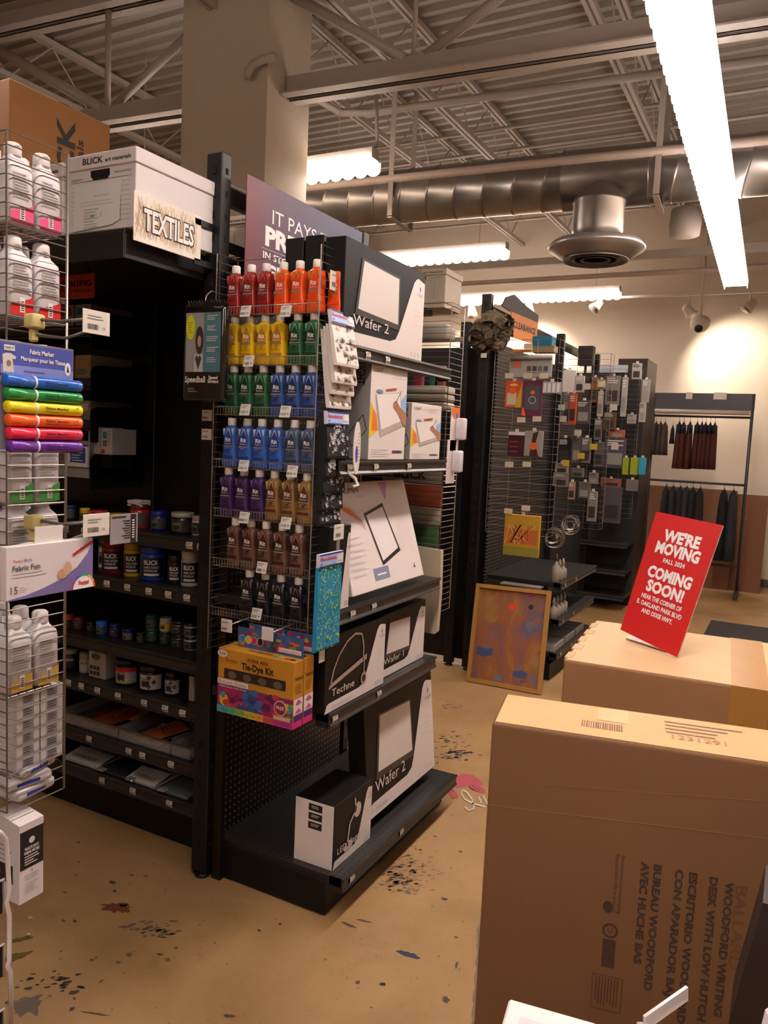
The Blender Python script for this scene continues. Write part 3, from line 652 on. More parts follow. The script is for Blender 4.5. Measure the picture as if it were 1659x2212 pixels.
# jars ------------------------------------------------------------------
def jar(p, r, h, body, lid, labelc='#141214', label='', text=None, name='ink_jar', grp='ink jars on the low shelves', cat='ink jar', ang=.62, lidh=.22, sq=False, sub=None):
    t = thing(name, p, label, cat, grp); x, y, z = p
    b = MB(); bm_ = mat(body, .3, noise=.02, coat=.3)
    H = h*(1-lidh)
    b.lathe([(r*.92, 0), (r, h*.03), (r, H*.93), (r*.9, H)], bm_, 20, (x, y, z)); b.build('jar_body', t)
    b = MB(); b.lathe([(r*.93, 0), (r*.97, .002), (r*.97, h*lidh*.85), (r*.9, h*lidh)], mat(lid, .35, noise=.02, coat=.2), 20, (x, y, z+H)); b.build('lid', t)
    b = MB(); a0 = -PI/2+ang
    f = Face(b, f=lambda u, v, l: Vector((x+(r+l)*math.cos(a0+u/r), y+(r+l)*math.sin(a0+u/r), z+v)))
    wd = r*2.0; f.band(-wd/2, H*.15, wd/2, H*.85, mat(labelc, .5), 0, 10)
    tm = WHITE if labelc < '#777777' else INK
    if text:
        f.text(text, -wd*.32, H*.6, H*.16, tm, 2, w=wd*.6, bold=.02)
        if sub: f.text(sub[0], -wd*.32, H*.46, H*.08, tm, 2, w=wd*.62).text(sub[1], -wd*.32, H*.34, H*.08, tm, 2, w=wd*.55); f.band(-wd*.32, H*.2, wd*.3, H*.28, PALE, 2, 5)
    else: f.band(-wd*.4, H*.25, 0, H*.7, mat('#5c6a3a' if labelc < '#777777' else '#8c7c78', .6), 1, 4).band(-wd*.36, H*.3, -wd*.04, H*.55, INK, 2, 3)
    b.build('label', t); return t
def jrow(items, zk, Y, kind):
    z = lev[zk]
    for px, wpx, hpx, body, lid, lc, lab, tx in items:
        p = at(px, 1300, Y=Y); D_ = (p-CP).dot(FW); r = wpx/2/FPX*D_; h = hpx/FPX*D_
        jar((p.x, Y, z), r, h, body, lid, lc, lab, tx, sub=('FABRIC SCREEN', 'PRINTING INK') if tx == 'BLICK' else None)
jrow([(222, 20, 78, '#1f6a3c', '#1a5a34', '#d5cfc8', 'green screen ink jar half hidden behind the fabric pen box', None),
      (243, 46, 74, '#8a1020', '#7c1020', '#141214', 'dark red jar of fabric screen ink on the second low shelf', 'BLICK'),
      (286, 38, 76, '#cfae10', '#b89a10', '#141214', 'yellow jar of fabric screen ink between the red and blue jars', 'BLICK'),
      (330, 53, 76, '#1440b8', '#1238a0', '#141214', 'large bright blue jar of fabric screen ink on the second low shelf', 'BLICK'),
      (377, 32, 62, '#1c1a20', '#18161a', '#1c1a1e', 'black jar of fabric screen ink in shadow beside the white one', 'BLICK'),
      (410, 40, 78, '#b9b1a6', '#c2bab0', '#141214', 'white jar of fabric screen ink next to the slotted post', 'BLICK')], 'b', 2.3, 0)
jrow([(150, 24, 30, '#1c2860', '#1c2860', '#4a4440', 'small navy paint jar at left on the top product shelf', None), (182, 22, 28, '#c8a818', '#d4b41c', '#5a5040', 'small yellow paint jar on the top product shelf', None),
      (212, 36, 27, '#b01838', '#b8203c', '#4a4040', 'wide crimson paint jar on the top product shelf', None), (255, 44, 26, '#c89018', '#d09a1a', '#2a2018', 'amber paint jar lying behind the grey info card', None),
      (299, 40, 52, '#b01c1c', '#5a1814', '#4a4040', 'red paint jar under stacked white packets beside the info card', None),
      (340, 36, 42, '#141c78', '#1a2488', '#3a3634', 'royal blue paint jar on the top product shelf', None), (391, 50, 46, '#17151a', '#a8a094', '#2e2a28', 'black paint tub with a wide white lid', None),
      (424, 26, 42, '#b5ada2', '#a8a094', '#2a2624', 'white capped paint jar half behind the slotted post', None)], 'a', 2.3, 0)
p = at(300, 1105, Y=2.3); t = thing('paper_packets', (p.x, 2.3, lev['a']+.088), 'small stack of white paper packets lying on the red jar', 'packet')
for i in range(4): b = MB(); b.M = Matrix.Translation((p.x, 2.3, lev['a']+.09+.006*i)) @ Matrix.Rotation(random.uniform(-.2, .2), 4, 'Z'); b.cbox(-.035, -.03, 0, .035, .03, .005, PALE, .001); b.build('packet', t)
jrow([(147, 22, 27, '#a81c18', '#b02018', '#201c1c', 'red small ink pot at left on the middle shelf', None), (170, 22, 26, '#4c1618', '#5a1a1c', '#3c2626', 'maroon small ink pot on the middle shelf', None), (197, 18, 22, '#16161c', '#16161c', '#232326', 'black small ink pot on the middle shelf', None),
      (220, 24, 28, '#1c5cb0', '#2068c0', '#3a4048', 'sky blue small ink pot on the middle shelf', None), (249, 24, 30, '#10164c', '#10164c', '#1c2040', 'navy small ink pot on the middle shelf', None), (277, 24, 25, '#10145a', '#10145a', '#6a6458', 'violet blue small ink pot with a pale label', None),
      (306, 20, 24, '#121216', '#121216', '#26262a', 'black ink pot beside the green pair', None)], 'c', 2.28, 0)
for px, wpx, b_, l_, lc, l1, l2 in [(327, 25, '#0e5044', '#126250', '#4a4c40', 'green ink pot, lower of the stacked green pair', 'green ink pot, upper of the stacked green pair'), (357, 26, '#103a22', '#103a22', '#26382a', 'dark green ink pot below the yellow labelled jar', 'white jar with a yellow label stacked on the middle shelf'),
                              (387, 36, '#3c3a38', '#141214', '#1e1c1c', 'grey ink jar, lower one of the stacked grey pair', 'grey ink jar with pale rim stacked on top'), (412, 30, '#aaa296', '#1c1a1c', '#1c1a1c', 'white jar with dark lid below, close to the post', 'dark jar stacked above the white one close to the post')]:
    p = at(px, 1400, Y=2.33); D_ = (p-CP).dot(FW); r = wpx/2/FPX*D_; z = lev['c']
    jar((p.x, 2.33, z), r, .054, b_, l_, lc, l1); yel = l2.startswith('white jar with a yellow')
    jar((p.x, 2.33, z+.0545), r, .054, '#b9b1a6' if yel else b_, '#c2bab0' if yel else l_, '#d29a18' if yel else lc, l2)
Y_ = 2.29; z = lev['d']
def pj(px, wpx, hpx): p = at(px, 1480, Y=Y_); D_ = (p-CP).dot(FW); return p.x, wpx/2/FPX*D_, hpx/FPX*D_
for px, w_, h_, bd, ld, lc, lab, tx, lh in [(153, 30, 44, '#17161c', '#9a928a', '#22222c', 'dark ink jar with white lid at left of the lower shelf', 'AKUA', .22), (184, 25, 44, '#a49c94', '#9a928a', '#bdb5ac', 'slim white ink bottle with white lid on the lower shelf', 'AKUA', .22),
                                   (275, 50, 56, '#141214', '#141214', '#a8a09a', 'black jar with a red banded label on the lower shelf', None, .2), (328, 52, 56, '#100e0f', '#0c0a0b', '#b3aba9', 'large black jar with white label and hazard diamonds', None, .2), (373, 34, 52, '#100e0f', '#0c0a0b', '#aba3a0', 'narrow black jar with white label and brown diamonds', None, .2)]:
    x, r, h = pj(px, w_, h_); o = jar((x, Y_, z), r, h, bd, ld, lc, lab, tx, lidh=lh)
    if tx is None:
        b = MB(); a0 = -PI/2+.62; f = Face(b, f=lambda u, v, l, x=x, r=r: Vector((x+(r+l)*math.cos(a0+u/r), Y_+(r+l)*math.sin(a0+u/r), z+v)))
        if px == 275: f.band(-r, h*.55, r, h*.7, RED, 3, 8).band(-r, h*.1, r, h*.16, mat('#7a9a3a', .5), 3, 8).rect(-r*.6, h*.2, -r*.1, h*.5, INK, 3)
        else:
            for i in range(3):
                cx, cy, q = r*.2*(i % 2)*2-r*.1, h*(.24+.17*i), h*.1; f.poly([(cx-q, cy), (cx, cy-q), (cx+q, cy), (cx, cy+q)], mat('#4a3230', .6), 3)
        b.build('label_print', o)
x, r, h = pj(221, 50, 60); t = thing('ink_kit_box', (x, Y_, z), 'white boxed ink starter kit with printed thumbnails on the lower shelf', 'box')
b = MB(); b.cbox(x-r, Y_-.03, z, x+r, Y_+.03, z+h, mat('#b3aba4', .5), .002); f = Face(b, (x-r, Y_-.03, z), (1, 0, 0), (0, 0, 1)); f.ell(r*.85, h*.78, r*.55, h*.14, mat('#5c8a5a', .6), 1).text('AKUA', r*.4, h*.72, h*.13, INK, 3, w=r*.95, bold=.03)
for i in range(3):
    for j in range(2): f.rect(r*(.15+.42*i), h*(.1+.2*j), r*(.5+.42*i), h*(.24+.2*j), mat('#4a4038', .6), 1)
b.build('carton', t)
x, r, h = pj(419, 14, 64); tag(MB().cbox(x-.01, Y_-.02, z, x+.016, Y_+.08, z+.1, mat('#a39a86', .5), .003).build('white_carton'), 'narrow pale carton edge standing beside the slotted post', 'carton')
# trays and loose packs on the two lowest shelves
zt_ = lev['e']
for i, (px0, px1, lab, items) in enumerate([(132, 258, 'clear plastic tray of coloured ink sample packs at left', [('#7a4a3a', -.3), ('#2c3c74', .1), ('#a8502c', .5), ('#c07038', .8)]), (262, 372, 'clear plastic tray holding a white carded tool pack', [('#b0a8a2', -.1), ('#8a827c', .4), ('#b85a34', .2)]), (376, 416, 'clear plastic tray with small round coloured pots', [('#a03030', .4), ('#2e7a6a', -.2)])]):
    xa, xb = at(px0, 1640, Y=2.24).x, at(px1, 1640, Y=2.24).x
    t = thing('display_tray', ((xa+xb)/2, 2.4, zt_), lab, 'tray')
    b = MB(); tm = mat('#54493e', .12, noise=.02, coat=.5)
    for q in ((xa, 2.225, xb, 2.23), (xa, 2.6, xb, 2.605), (xa, 2.23, xa+.004, 2.6), (xb-.004, 2.23, xb, 2.6)): b.box(q[0], q[1], zt_, q[2], q[3], zt_+.05, CLEAR)
    b.box(xa, 2.225, zt_+.001, xb, 2.6, zt_+.004, tm); b.box(xa, 2.221, zt_+.046, xb, 2.231, zt_+.052, tm); b.build('tray', t)
    for j, (c_, u) in enumerate(items):
        w_ = (xb-xa); cx = (xa+xb)/2+u*w_*.35; cy = 2.33+.08*(j % 2)
        q = MB(); q.M = Matrix.Translation((cx, cy, zt_+.012+.012*j)) @ Matrix.Rotation(random.uniform(-.5, .5), 4, 'Z') @ Matrix.Rotation(.15, 4, 'X')
        q.cbox(-min(.06, w_*.2), -.08, 0, min(.06, w_*.2), .08, .006, mat(c_, .35, noise=.1), .002); Face(q, (-.04, -.07, .006), (1, 0, 0), (0, 1, 0)).lines(.01, .12, .06, 4, .02, INK, 1, .2); o = q.build('carded_pack'); tag(o, [['dull brown', 'dark blue', 'rusty orange', 'light orange'], ['pale grey', 'mid grey', 'orange red'], ['dark red', 'teal green']][i][j]+' carded pack lying in the '+['left', 'middle', 'right'][i]+' clear tray', 'carded pack', 'packs lying in the clear trays')
zf = lev['f']
for px0, px1, c_, lab, tx in [(150, 222, '#a8a095', 'white labelled card strip at left on the bottom shelf', 'COPPER PLATE'), (222, 290, '#3a3c40', 'dark plastic wrapped plate on the bottom shelf', None), (284, 345, '#a29a90', 'curved white labelled card on the bottom shelf', 'COPPER PLATE'), (352, 415, '#6f7678', 'grey metal plate on the bottom shelf by the post', None)]:
    xa, xb = at(px0, 1700, Y=2.25).x, at(px1, 1700, Y=2.25).x
    t = thing('plate_pack', ((xa+xb)/2, 2.3, zf), lab, 'plate pack')
    q = MB(); q.cbox(xa, 2.22, zf+.001, xb, 2.5, zf+.012, mat(c_, .3, .2 if tx is None else 0), .002)
    if tx:
        q.prism([(0, .012), (.09, .03), (.09, .032), (0, .014)], lambda a, c2, l: (xa+l, 2.22+a, zf+c2), mat('#bdb5aa', .5), xb-xa); Face(q, (xa, 2.222, zf+.015), (1, 0, 0), (0, .98, .2)).text(tx, .02, .02, .02, INK, 3, w=(xb-xa)*.7)
    q.build('pack', t)
    if px0 > 200 and tx is None or px0 == 284:
        q = MB(); q.cbox(xa+.01, 2.2, zf+.012, xa+.05, 2.23, zf+.02, mat('#9a9490', .15, .3), .003); q.build('foil_corner', t)

# left upper recess: shelves ending at black brackets
lu = thing('shelving_unit', (-3.4, 2.7, 1.35), 'recessed left shelves with black end brackets behind the markers', 'shelving unit')
UZ = [zpx(197, y, 2.53) for y in (703, 818, 908, 1010)]
for i, z in enumerate(UZ):
    shelf_y(lu, -4.1, -2.875, 2.53, 2.86, z-.0, [])
    b = MB(); pr = [(2.525, z-.1), (2.525, z+.03), (2.535, z+.05), (2.56, z+.062), (2.86, z+.075), (2.86, z-.1)]
    b.prism(pr, lambda a, c2, l: (-2.875+l, a, c2), BLACK, .006); b.build('end_bracket', lu)
b = MB(); b.box(-4.1, 2.52, UZ[3]-.05, -2.876, 2.53, UZ[3], mat('#a39b94', .5)); b.build('shelf_lip', lu)
cols = [('#2a7fa8', '#8a2a2c'), ('#b8823a', '#a09890'), ('#b9b090', '#2e2c2c'), ('#2e5ab0', '#c84a34')]
nm_ = ['top', 'second', 'third', 'bottom']
for i, z in enumerate(UZ):
    for j in range(4):
        x1 = -2.9-j*.115; h = [.1, .11, .09, .12][i]
        tag((lambda b: (Face(b, (x1-.1, 2.545, z), (1, 0, 0), (0, 0, 1)).rect(.01, h*.5, .09, h*.85, mat(cols[i][j % 2], .4), 1).lines(.015, h*.4, .085, 3, .01, INK, 2, .3), b)[1])(MB().cbox(x1-.1, 2.545, z, x1, 2.8, z+h, mat(random.choice(['#9c9486', '#8c7a60', '#a8a298']), .5), .002)).build('supply_box'),
            f'boxed art supply, {ORD[j]} from the bracket on the {nm_[i]} recessed shelf', 'box', 'boxed supplies on the recessed shelves')
for k, (px, hh) in enumerate(((205, .125), (233, .12))):
    p = at(px, 1010, Y=2.58); z = UZ[3]; t = thing('printed_carton', (p.x, 2.6, z+.002), ['white carton with teal picture panels nearest the markers', 'white carton with teal picture panels, right one of two'][k], 'box')
    b = MB(); b.cbox(p.x-.035, 2.57, z+.062, p.x+.035, 2.72, z+.062+hh, mat('#bdb4ae', .5), .002); f = Face(b, (p.x-.035, 2.57, z+.062), (1, 0, 0), (0, 0, 1))
    f.rect(.012, hh*.62, .04, hh*.88, mat('#3f7f86', .5), 1).rect(.012, hh*.32, .04, hh*.55, mat('#6a6460', .5), 1).rect(.005, .005, .025, hh*.2, RED, 1).lines(.048, hh*.9, .06, 6, .012, INK, 1); b.build('carton', t)
    b = MB(); b.box(p.x-.035, 2.57, z+.001, p.x+.035, 2.7, z+.06, BLACK); b.build('display_stand', t)
p = at(165, 990, Y=2.5); tag((lambda b: (Face(b, (p.x-.07, 2.5, UZ[3]), (1, 0, 0), (0, 0, 1)).rect(.01, .02, .13, .09, mat('#274f9c', .5), 1).lines(.04, .08, .12, 5, .012, WHITE, 2).ell(.02, .04, .012, .025, WHITE, 2), b)[1])(MB().cbox(p.x-.07, 2.5, UZ[3], p.x+.07, 2.515, UZ[3]+.095, WHITE, .002)).build('leaflet_box'), 'blue and white leaflet box on the grey lipped shelf', 'box')
# ================================================================== merchandise on the end unit
SKY = mat('#3a56b0', .4)
def cside(t, x0, x1, y0, y1, z0, z1, face, name='carton', c=.002):
    b = MB(); b.cbox(x0, y0, z0, x1, y1, z1, face, c); return b.build(name, t)
def light_carton(y0, y1, z0, z1, depth, xf, label, title, art, sub=None, side=BLACK, grp=None, lean=0.0):
    t = thing('lightbox_carton', (xf-depth/2, (y0+y1)/2, z0), label, 'carton', grp)
    W, H = y1-y0, z1-z0; blk = mat('#0f0b0a', .5, noise=.05, spec=.3)
    b = MB()
    if lean: b.M = Matrix.Translation((xf, 0, z0)) @ Matrix.Rotation(-lean, 4, 'Y') @ Matrix.Translation((-xf, 0, -z0))
    b.cbox(xf-depth, y0, z0, xf, y1, z1, blk, .002)
    f = Face(b, (xf, y0, z0), (0, 1, 0), (0, 0, 1)); w3 = mat('#dcd0cc', .4, noise=.01)
    P = lambda a, c: (a*W, c*H)
    f.poly([P(0.005, .005), P(.995, .005), P(.995, .88), P(.9, .91), P(.87, .89), P(.84, .84), P(.66, .26), P(.62, .17), P(.55, .135), P(.07, .125), P(.04, .11)], w3, 1)
    f.ell(.93*W, .8*H, .008*W, .03*H, SKY, 2).text('insight', .93*W, .72*H, .012*H/.3, GREYT, 2, al='C')
    f.lines(.86*W, .55*H, .97*W, 4, .05*H, PALE, 2, .15)
    for i in range(3): f.ring((.84+.05*i)*W, .06*H, .006, .0015, GREYT, 2, n=10)
    if art == 'pad':
        f.poly([P(.18, .86), P(.645, .83), P(.66, .27), P(.12, .3)], mat('#3a3330', .4), 3).poly([P(.2, .84), P(.63, .81), P(.64, .33), P(.15, .36)], mat('#d3c8c4', .35, noise=.01), 4)
    elif art == 'lamp':
        st = mat('#b9aaa8', .3, .5, noise=0)
        f.path([P(.08, .36), P(.12, .55), P(.2, .72), P(.32, .86), P(.45, .92), P(.56, .88), P(.6, .7), P(.6, .5)], .007, st, 5)
        f.poly([P(.05, .31), P(.06, .37), P(.66, .57), P(.66, .5)], st, 5).line(.62*W, .5*H, .62*W, .3*H, .006, st, 5).ell(.62*W, .24*H, .05*W, .09*H, st, 5).ell(.62*W, .24*H, .03*W, .05*H, INK, 6)
    elif art == 'magnifier':
        st = mat('#c7b6ac', .4, noise=0); f.ell(.6*W, .68*H, .09*W, .12*H, st, 5).path([P(.52, .9), P(.55, .7), P(.4, .55), P(.35, .2)], .009, st, 5).ell(.38*W, .2*H, .12*W, .07*H, st, 5)
    if title: f.text(title, .1*W, .2*H, .1*H, w3, 6, w=.06*W*len(title))
    if sub: f.text(sub, .1*W, .045*H, .03*H, mat('#8f93b0', .5), 6)
    b.build('printed_carton', t)
    if side != BLACK:
        s_ = MB(); f = Face(s_, (xf-depth, y0, z0), (1, 0, 0), (0, 0, 1)); f.rect(.001, .001, depth-.001, H-.001, side, 0)
        for i in range(3): f.rect(depth*.35, H*(.84-.14*i), depth*.7, H*(.95-.14*i), INK, 1); f.lines(depth*.42, H*(.92-.14*i), depth*.66, 2, .006, WHITE, 2)
        s_.build('side_panel', t)
    return t
XF = -1.3
light_carton(2.13, 2.715, 1.947, 2.275, .075, XF, 'front black and white lightbox carton on the top shelf, marked Wafer 2', 'Wafer 2', 'pad')
for i, dx in enumerate((.082, .16)): 
    t = thing('lightbox_carton', (XF-dx-.035, 2.4, 1.947), ['plain black carton directly behind the front Wafer 2 carton', 'plain black carton at the rear of the top shelf trio'][i], 'carton')
    cside(t, XF-dx-.07, XF-dx, 2.13, 2.7, 1.947, 2.285-.003*i, mat('#0f0b0a', .45, spec=.4))
# light tracer cartons
WB = mat('#ddd2ce', .4, noise=.01); LG = mat('#8a8480', .5, noise=.02)
def tracer(y0, y1, z0, z1, d, label, big):
    t = thing('tracing_light_carton', (XF-d/2, (y0+y1)/2, z0), label, 'carton'); W, H = y1-y0, z1-z0
    b = MB(); b.cbox(XF-d, y0, z0, XF, y1, z1, WB, .002)
    s_ = Face(b, (XF-d, y0, z0), (1, 0, 0), (0, 0, 1)); s_.rect(.001, .001, d-.001, H-.001, LG, 0)
    s_.text('LIGHT', d*.45, H*.97, d*.32, INK, 1, w=H*.22, rot=-PI/2, bold=.02).text('tracer', d*.45, H*.72, d*.3, GREYT, 1, w=H*.2, rot=-PI/2)
    s_.path([(d*.2, H*.25), (d*.75, H*.45), (d*.9, H*.3), (d*.35, H*.12), (d*.2, H*.25)], .003, INK, 1)
    f = Face(b, (XF, y0, z0), (0, 1, 0), (0, 0, 1)); P = lambda a, c: (a*W, c*H)
    f.text('LIGHT', .06*W, .885*H, .045*H, INK, 1, w=.24*W).text('tracer', .31*W, .885*H, .045*H, PALE, 1, w=.2*W).lines(.56*W, .93*H, .95*W, 3, .03*H, PALE, 1, .35)
    f.poly([P(.0, .58), P(.14, .48), P(.2, .3), P(.0, .22)], mat('#e0b820', .4), 1).poly([P(.06, .52), P(.16, .46), P(.22, .3), P(.05, .3)], mat('#e07a28', .4), 2)
    f.poly([P(.78, .6), P(.99, .72), P(.99, .35), P(.8, .4)], mat('#8fb4dc', .4), 1)
    f.poly([P(.12, .66), P(.8, .72), P(.9, .36), P(.28, .24)], mat('#b4a8a4', .4), 3).poly([P(.14, .66), P(.78, .71), P(.86, .42), P(.3, .31)], mat('#e6dedb', .35, noise=0), 4)
    f.ell(.22*W, .7*H, .09*W, .017*H, mat('#6a90b8', .4), 5).line(.38*W, .72*H, .68*W, .75*H, .006, mat('#b04a28', .4), 5)
    f.poly([P(.6, .6), P(.68, .63), P(.8, .56), P(.99, .5), P(.99, .36), P(.9, .38), P(.72, .5), P(.6, .55)], mat('#a87458', .5), 6).line(.66*W, .6*H, .82*W, .74*H, .003, INK, 7)
    for i, c_ in enumerate(('#8a1c6a', '#b03060', '#4040a0', '#2050a0', '#308a50', '#d0b020')): f.rect((.64+.05*i)*W, .07*H, (.69+.05*i)*W, .1*H, mat(c_, .4), 1)
    f.text('ARTOGRAPH', .66*W, .075*H, .018*H, INK, 2, w=.26*W).lines(.08*W, .11*H, .55*W, 4, .022*H, PALE, 1, .4)
    b.build('printed_carton', t)
tracer(2.33, 2.605, 1.574, 1.915, .105, 'tall white tracing lightbox carton with a hand drawing on the middle shelf', True)
tracer(2.655, 2.93, 1.574, 1.79, .075, 'smaller white tracing lightbox carton to the right of the tall one', False)
# leaning lumen carton
t = thing('light_panel_carton', (-1.4, 2.55, 1.077), 'large white light panel carton leaning back, with fine line patterns', 'carton')
b = MB(); b.M = Matrix.Translation((XF, 0, 1.105)) @ Matrix.Rotation(-.29, 4, 'Y') @ Matrix.Translation((-XF, 0, -1.105))
y0, W, H, z0 = 2.27, .57, .4, 1.105; b.cbox(XF-.04, y0, z0, XF, y0+W, z0+H, WB, .003)
f = Face(b, (XF, y0, z0), (0, 1, 0), (0, 0, 1)); P = lambda a, c: (a*W, c*H)
f.poly([P(.33, .7), P(.6, .78), P(.72, .3), P(.44, .2)][::-1], mat('#2a2220', .4), 2).poly([P(.35, .68), P(.59, .745), P(.69, .33), P(.45, .24)][::-1], mat('#e2d9d8', .35, noise=0), 3)
for i in range(12):
    f.path([((.01+.3*k/10)*W, (.55+.03*i*.8+.09*math.sin(k/10*PI)-.02*i*k/10)*H) for k in range(11)], .0008, mat('#c08aa0' if i < 8 else '#d8805a', .5), 1)
    f.path([((.72+.2*k/10)*W, (.25+.025*i+.1*math.sin(k/10*PI))*H) for k in range(11)], .0007, mat('#d0a0b0', .5), 1)
f.poly([P(.0, .82), P(.16, .76), P(.3, .62), P(.1, .74)], mat('#d8703a', .5), 2).poly([P(.6, .98), P(.72, .98), P(.66, .8)], mat('#c48ab4', .5), 1)
f.text('LED LUMEN', .02*W, .9*H, .05*H, INK, 2, w=.3*W).rect(.3*W, .08*H, .5*W, .19*H, mat('#7e84a4', .4), 2).rect(.34*W, .12*H, .46*W, .135*H, WHITE, 3).text('A', .86*W, .1*H, .05*H, INK, 2)
for i in range(7): f.lines(.04*W, (.5-.055*i)*H, .26*W, 2, .012*H, PALE, 2, .5)
f.text('light panel', .3*W, .86*H, .015*H, GREYT, 2); b.build('printed_carton', t)
light_carton(2.1, 2.235, 1.077, 1.36, .07, XF, 'black and white carton behind the black bandannas, left of the leaning panel', '', 'none')
light_carton(2.105, 2.52, .737, .995, .08, XF, 'Techne lamp carton with a curved lamp picture on the fourth shelf', 'Techne', 'lamp', 'ARTIST & DRAFTING LIGHT')
light_carton(2.53, 2.935, .737, .985, .07, XF-.03, 'Wafer 1 lightbox carton tucked behind the Techne carton', 'Wafer 1', 'pad')
light_carton(2.49, 3.1, .2, .645, .075, XF-.02, 'large Wafer 2 lightbox carton leaning on the base shelf', 'Wafer 2', 'pad', 'LIGHTBOX', lean=.1)
light_carton(2.2, 2.47, .153, .385, .16, XF, 'low LED magnifier carton with a white end panel on the base shelf', 'LED Magnifier', 'magnifier', 'LAMP', side=WB)

# tie dye kits
def tie_kit(y0, label):
    x0, x1, z0, z1, d = -1.612, -1.312, .737, .95, .052; W, H = x1-x0, z1-z0
    t = thing('tie_dye_kit', ((x0+x1)/2, y0+d/2, z0), label, 'craft kit box'); OR = mat('#c08426', .45, noise=.05)
    b = MB(); b.cbox(x0, y0, z0, x1, y0+d, z1, OR, .002)
    f = Face(b, (x0, y0, z0), (1, 0, 0), (0, 0, 1))
    f.rect(.001, .0, W-.001, H*.44, mat('#8a2a5a', .45), 0)
    for i in range(70):
        x, y = random.uniform(.01, W-.01), random.uniform(H*.13, H*.42); dd = abs(x-W*.47)/W
        c_ = random.choice(['#3f5c96', '#34508c', '#4a64a0']) if dd < .14 else random.choice(['#a02458', '#7c2058', '#b83860', '#5c1c50']) if dd < .28 else random.choice(['#c03a24', '#d8622a', '#b0304c']) if dd < .38 else random.choice(['#b4b028', '#6a9a3a', '#4a88a0', '#d0a82c'])
        a = random.uniform(.008, .02); f.poly([(max(.001, min(W-.001, x+a*random.uniform(.5, 1.3)*math.cos(q))), y+a*random.uniform(.5, 1)*math.sin(q)) for q in (0, .9, 1.8, 2.8, 3.8, 5)], mat(c_, .45), .3+i*.01)
    for k in range(12): q = 2*PI*k/12; f.line(W*.47, H*.27, W*.47+.035*math.cos(q), H*.27+.035*math.sin(q), .0012, mat('#26386a', .5), 1.5)
    for i in range(24): f.rect(W*i/24, 0, W*(i+1)/24, H*.11, mat(['#4a9ab8', '#5aa88a', '#8ab04a', '#c8b832', '#d8962e', '#c84a4a', '#c02a78', '#b8208a'][min(7, i//3)], .45), 2)
    f.text('16 pcs - 2.6 oz (73.6 g) Dye - 4.5 oz (127.6 g) Soda Ash', .02, H*.03, H*.05, mat('#3c4a50', .5), 3, w=W*.9)
    f.text('SODA ASH', W*.53, H*.87, H*.05, mat('#5c2418', .5), 2, w=W*.27, al='C', bold=.02).text('Tie-Dye Kit', W*.53, H*.74, H*.1, INK, 2, w=W*.42, al='C', bold=.03)
    f.ell(W*.06, H*.92, .02, .012, WB, 2).text('TULIP', W*.06, H*.9, H*.035, INK, 3, al='C', bold=.02).text('Artist', W*.1, H*.8, H*.07, mat('#8c2c1c', .5), 2)
    f.rect(W*.09, H*.55, W*.9, H*.7, mat('#241c18', .2, coat=.6), 2)
    for i in range(4): f.ell(W*(.2+.2*i), H*.615, .017, .012, mat('#5c5048', .5), 3)
    f.rect(.001, H*.45, W*.42, H*.53, WB, 4).text('Premium Quality', .006, H*.465, H*.05, mat('#a02430', .5), 5, w=W*.37).text('FIBER-REACTIVE DYES', .01, H*.405, H*.025, WHITE, 5, w=W*.36)
    f.ell(W*.84, H*.28, .024, .024, WB, 4).ell(W*.84, H*.28, .0215, .0215, mat('#8c1838', .5), 5).text('FREE', W*.84, H*.26, H*.05, WB, 6, al='C', bold=.02)
    f.rect(W*.76, H*.1, W*.97, H*.16, mat('#c8a884', .5), 6)
    s_ = Face(b, (x1, y0, z0), (0, 1, 0), (0, 0, 1)); s_.rect(.001, .001, d-.001, H*.44, WB, 0).rect(.001, 0, d-.001, H*.1, mat('#c8207a', .45), 1).rect(.001, H*.1, d-.001, H*.2, mat('#4a2060', .45), 1)
    for k, c_ in ((.36, '#c04a8a'), (.23, '#d05a90')): s_.poly([(d*.5, H*(k+.07)), (d*.85, H*k), (d*.5, H*(k-.02)), (d*.15, H*k)], mat(c_, .45), 2)
    s_.text('Tie-Dye Kit', d*.1, H*.72, H*.05, INK, 1, w=d*.8, bold=.02).lines(d*.15, H*.65, d*.9, 5, H*.03, mat('#5a3418', .5), 1)
    u_ = Face(b, (x0, y0, z1), (1, 0, 0), (0, 1, 0)); u_.text('Tie-Dye Kit', W*.5, d*.4, .014, INK, 1, al='C', bold=.02)
    for k, c_ in enumerate(('#3a90c0', '#c8b02c', '#b8246a', '#1c1418')): u_.ell(W*(.72+.07*k), d*.4, .011, .007, mat(c_, .45), 1)
    b.build('printed_carton', t)
    h = MB(); h.box(x0+.04, y0+d-.004, z1, x1-.002, y0+d-.002, z1+.065, mat('#3c5a8c', .45)); f = Face(h, (x0+.04, y0+d-.004, z1), (1, 0, 0), (0, 0, 1))
    for i in range(40): x, y = random.uniform(.01, W-.06), random.uniform(.012, .055); f.ell(x, y, random.uniform(.006, .016), random.uniform(.004, .01), mat(random.choice(['#8a2458', '#b8344c', '#5c8a3a', '#c8a02c', '#3c6aa0', '#6a2a6a', '#c05a2a']), .45), .2+i*.02, 8)
    for k, c_ in enumerate(('#2c80b8', '#c8b02c', '#b8246a', '#141014')): f.ell(.02+.024*k, .028, .012, .014, WB, 2).ell(.02+.024*k, .028, .0105, .0125, mat(c_, .45), 3)
    f.rect(W*.55, .01, W*.84, .024, WB, 3).text('Premium Quality', W*.56, .013, .007, RED, 4, w=W*.26); h.build('hanging_header', t)
    return t
tie_kit(1.945, 'boxed tie-dye kit hanging in front, lowest on the dye rack')
tie_kit(2.003, 'second boxed tie-dye kit hanging directly behind the front one')
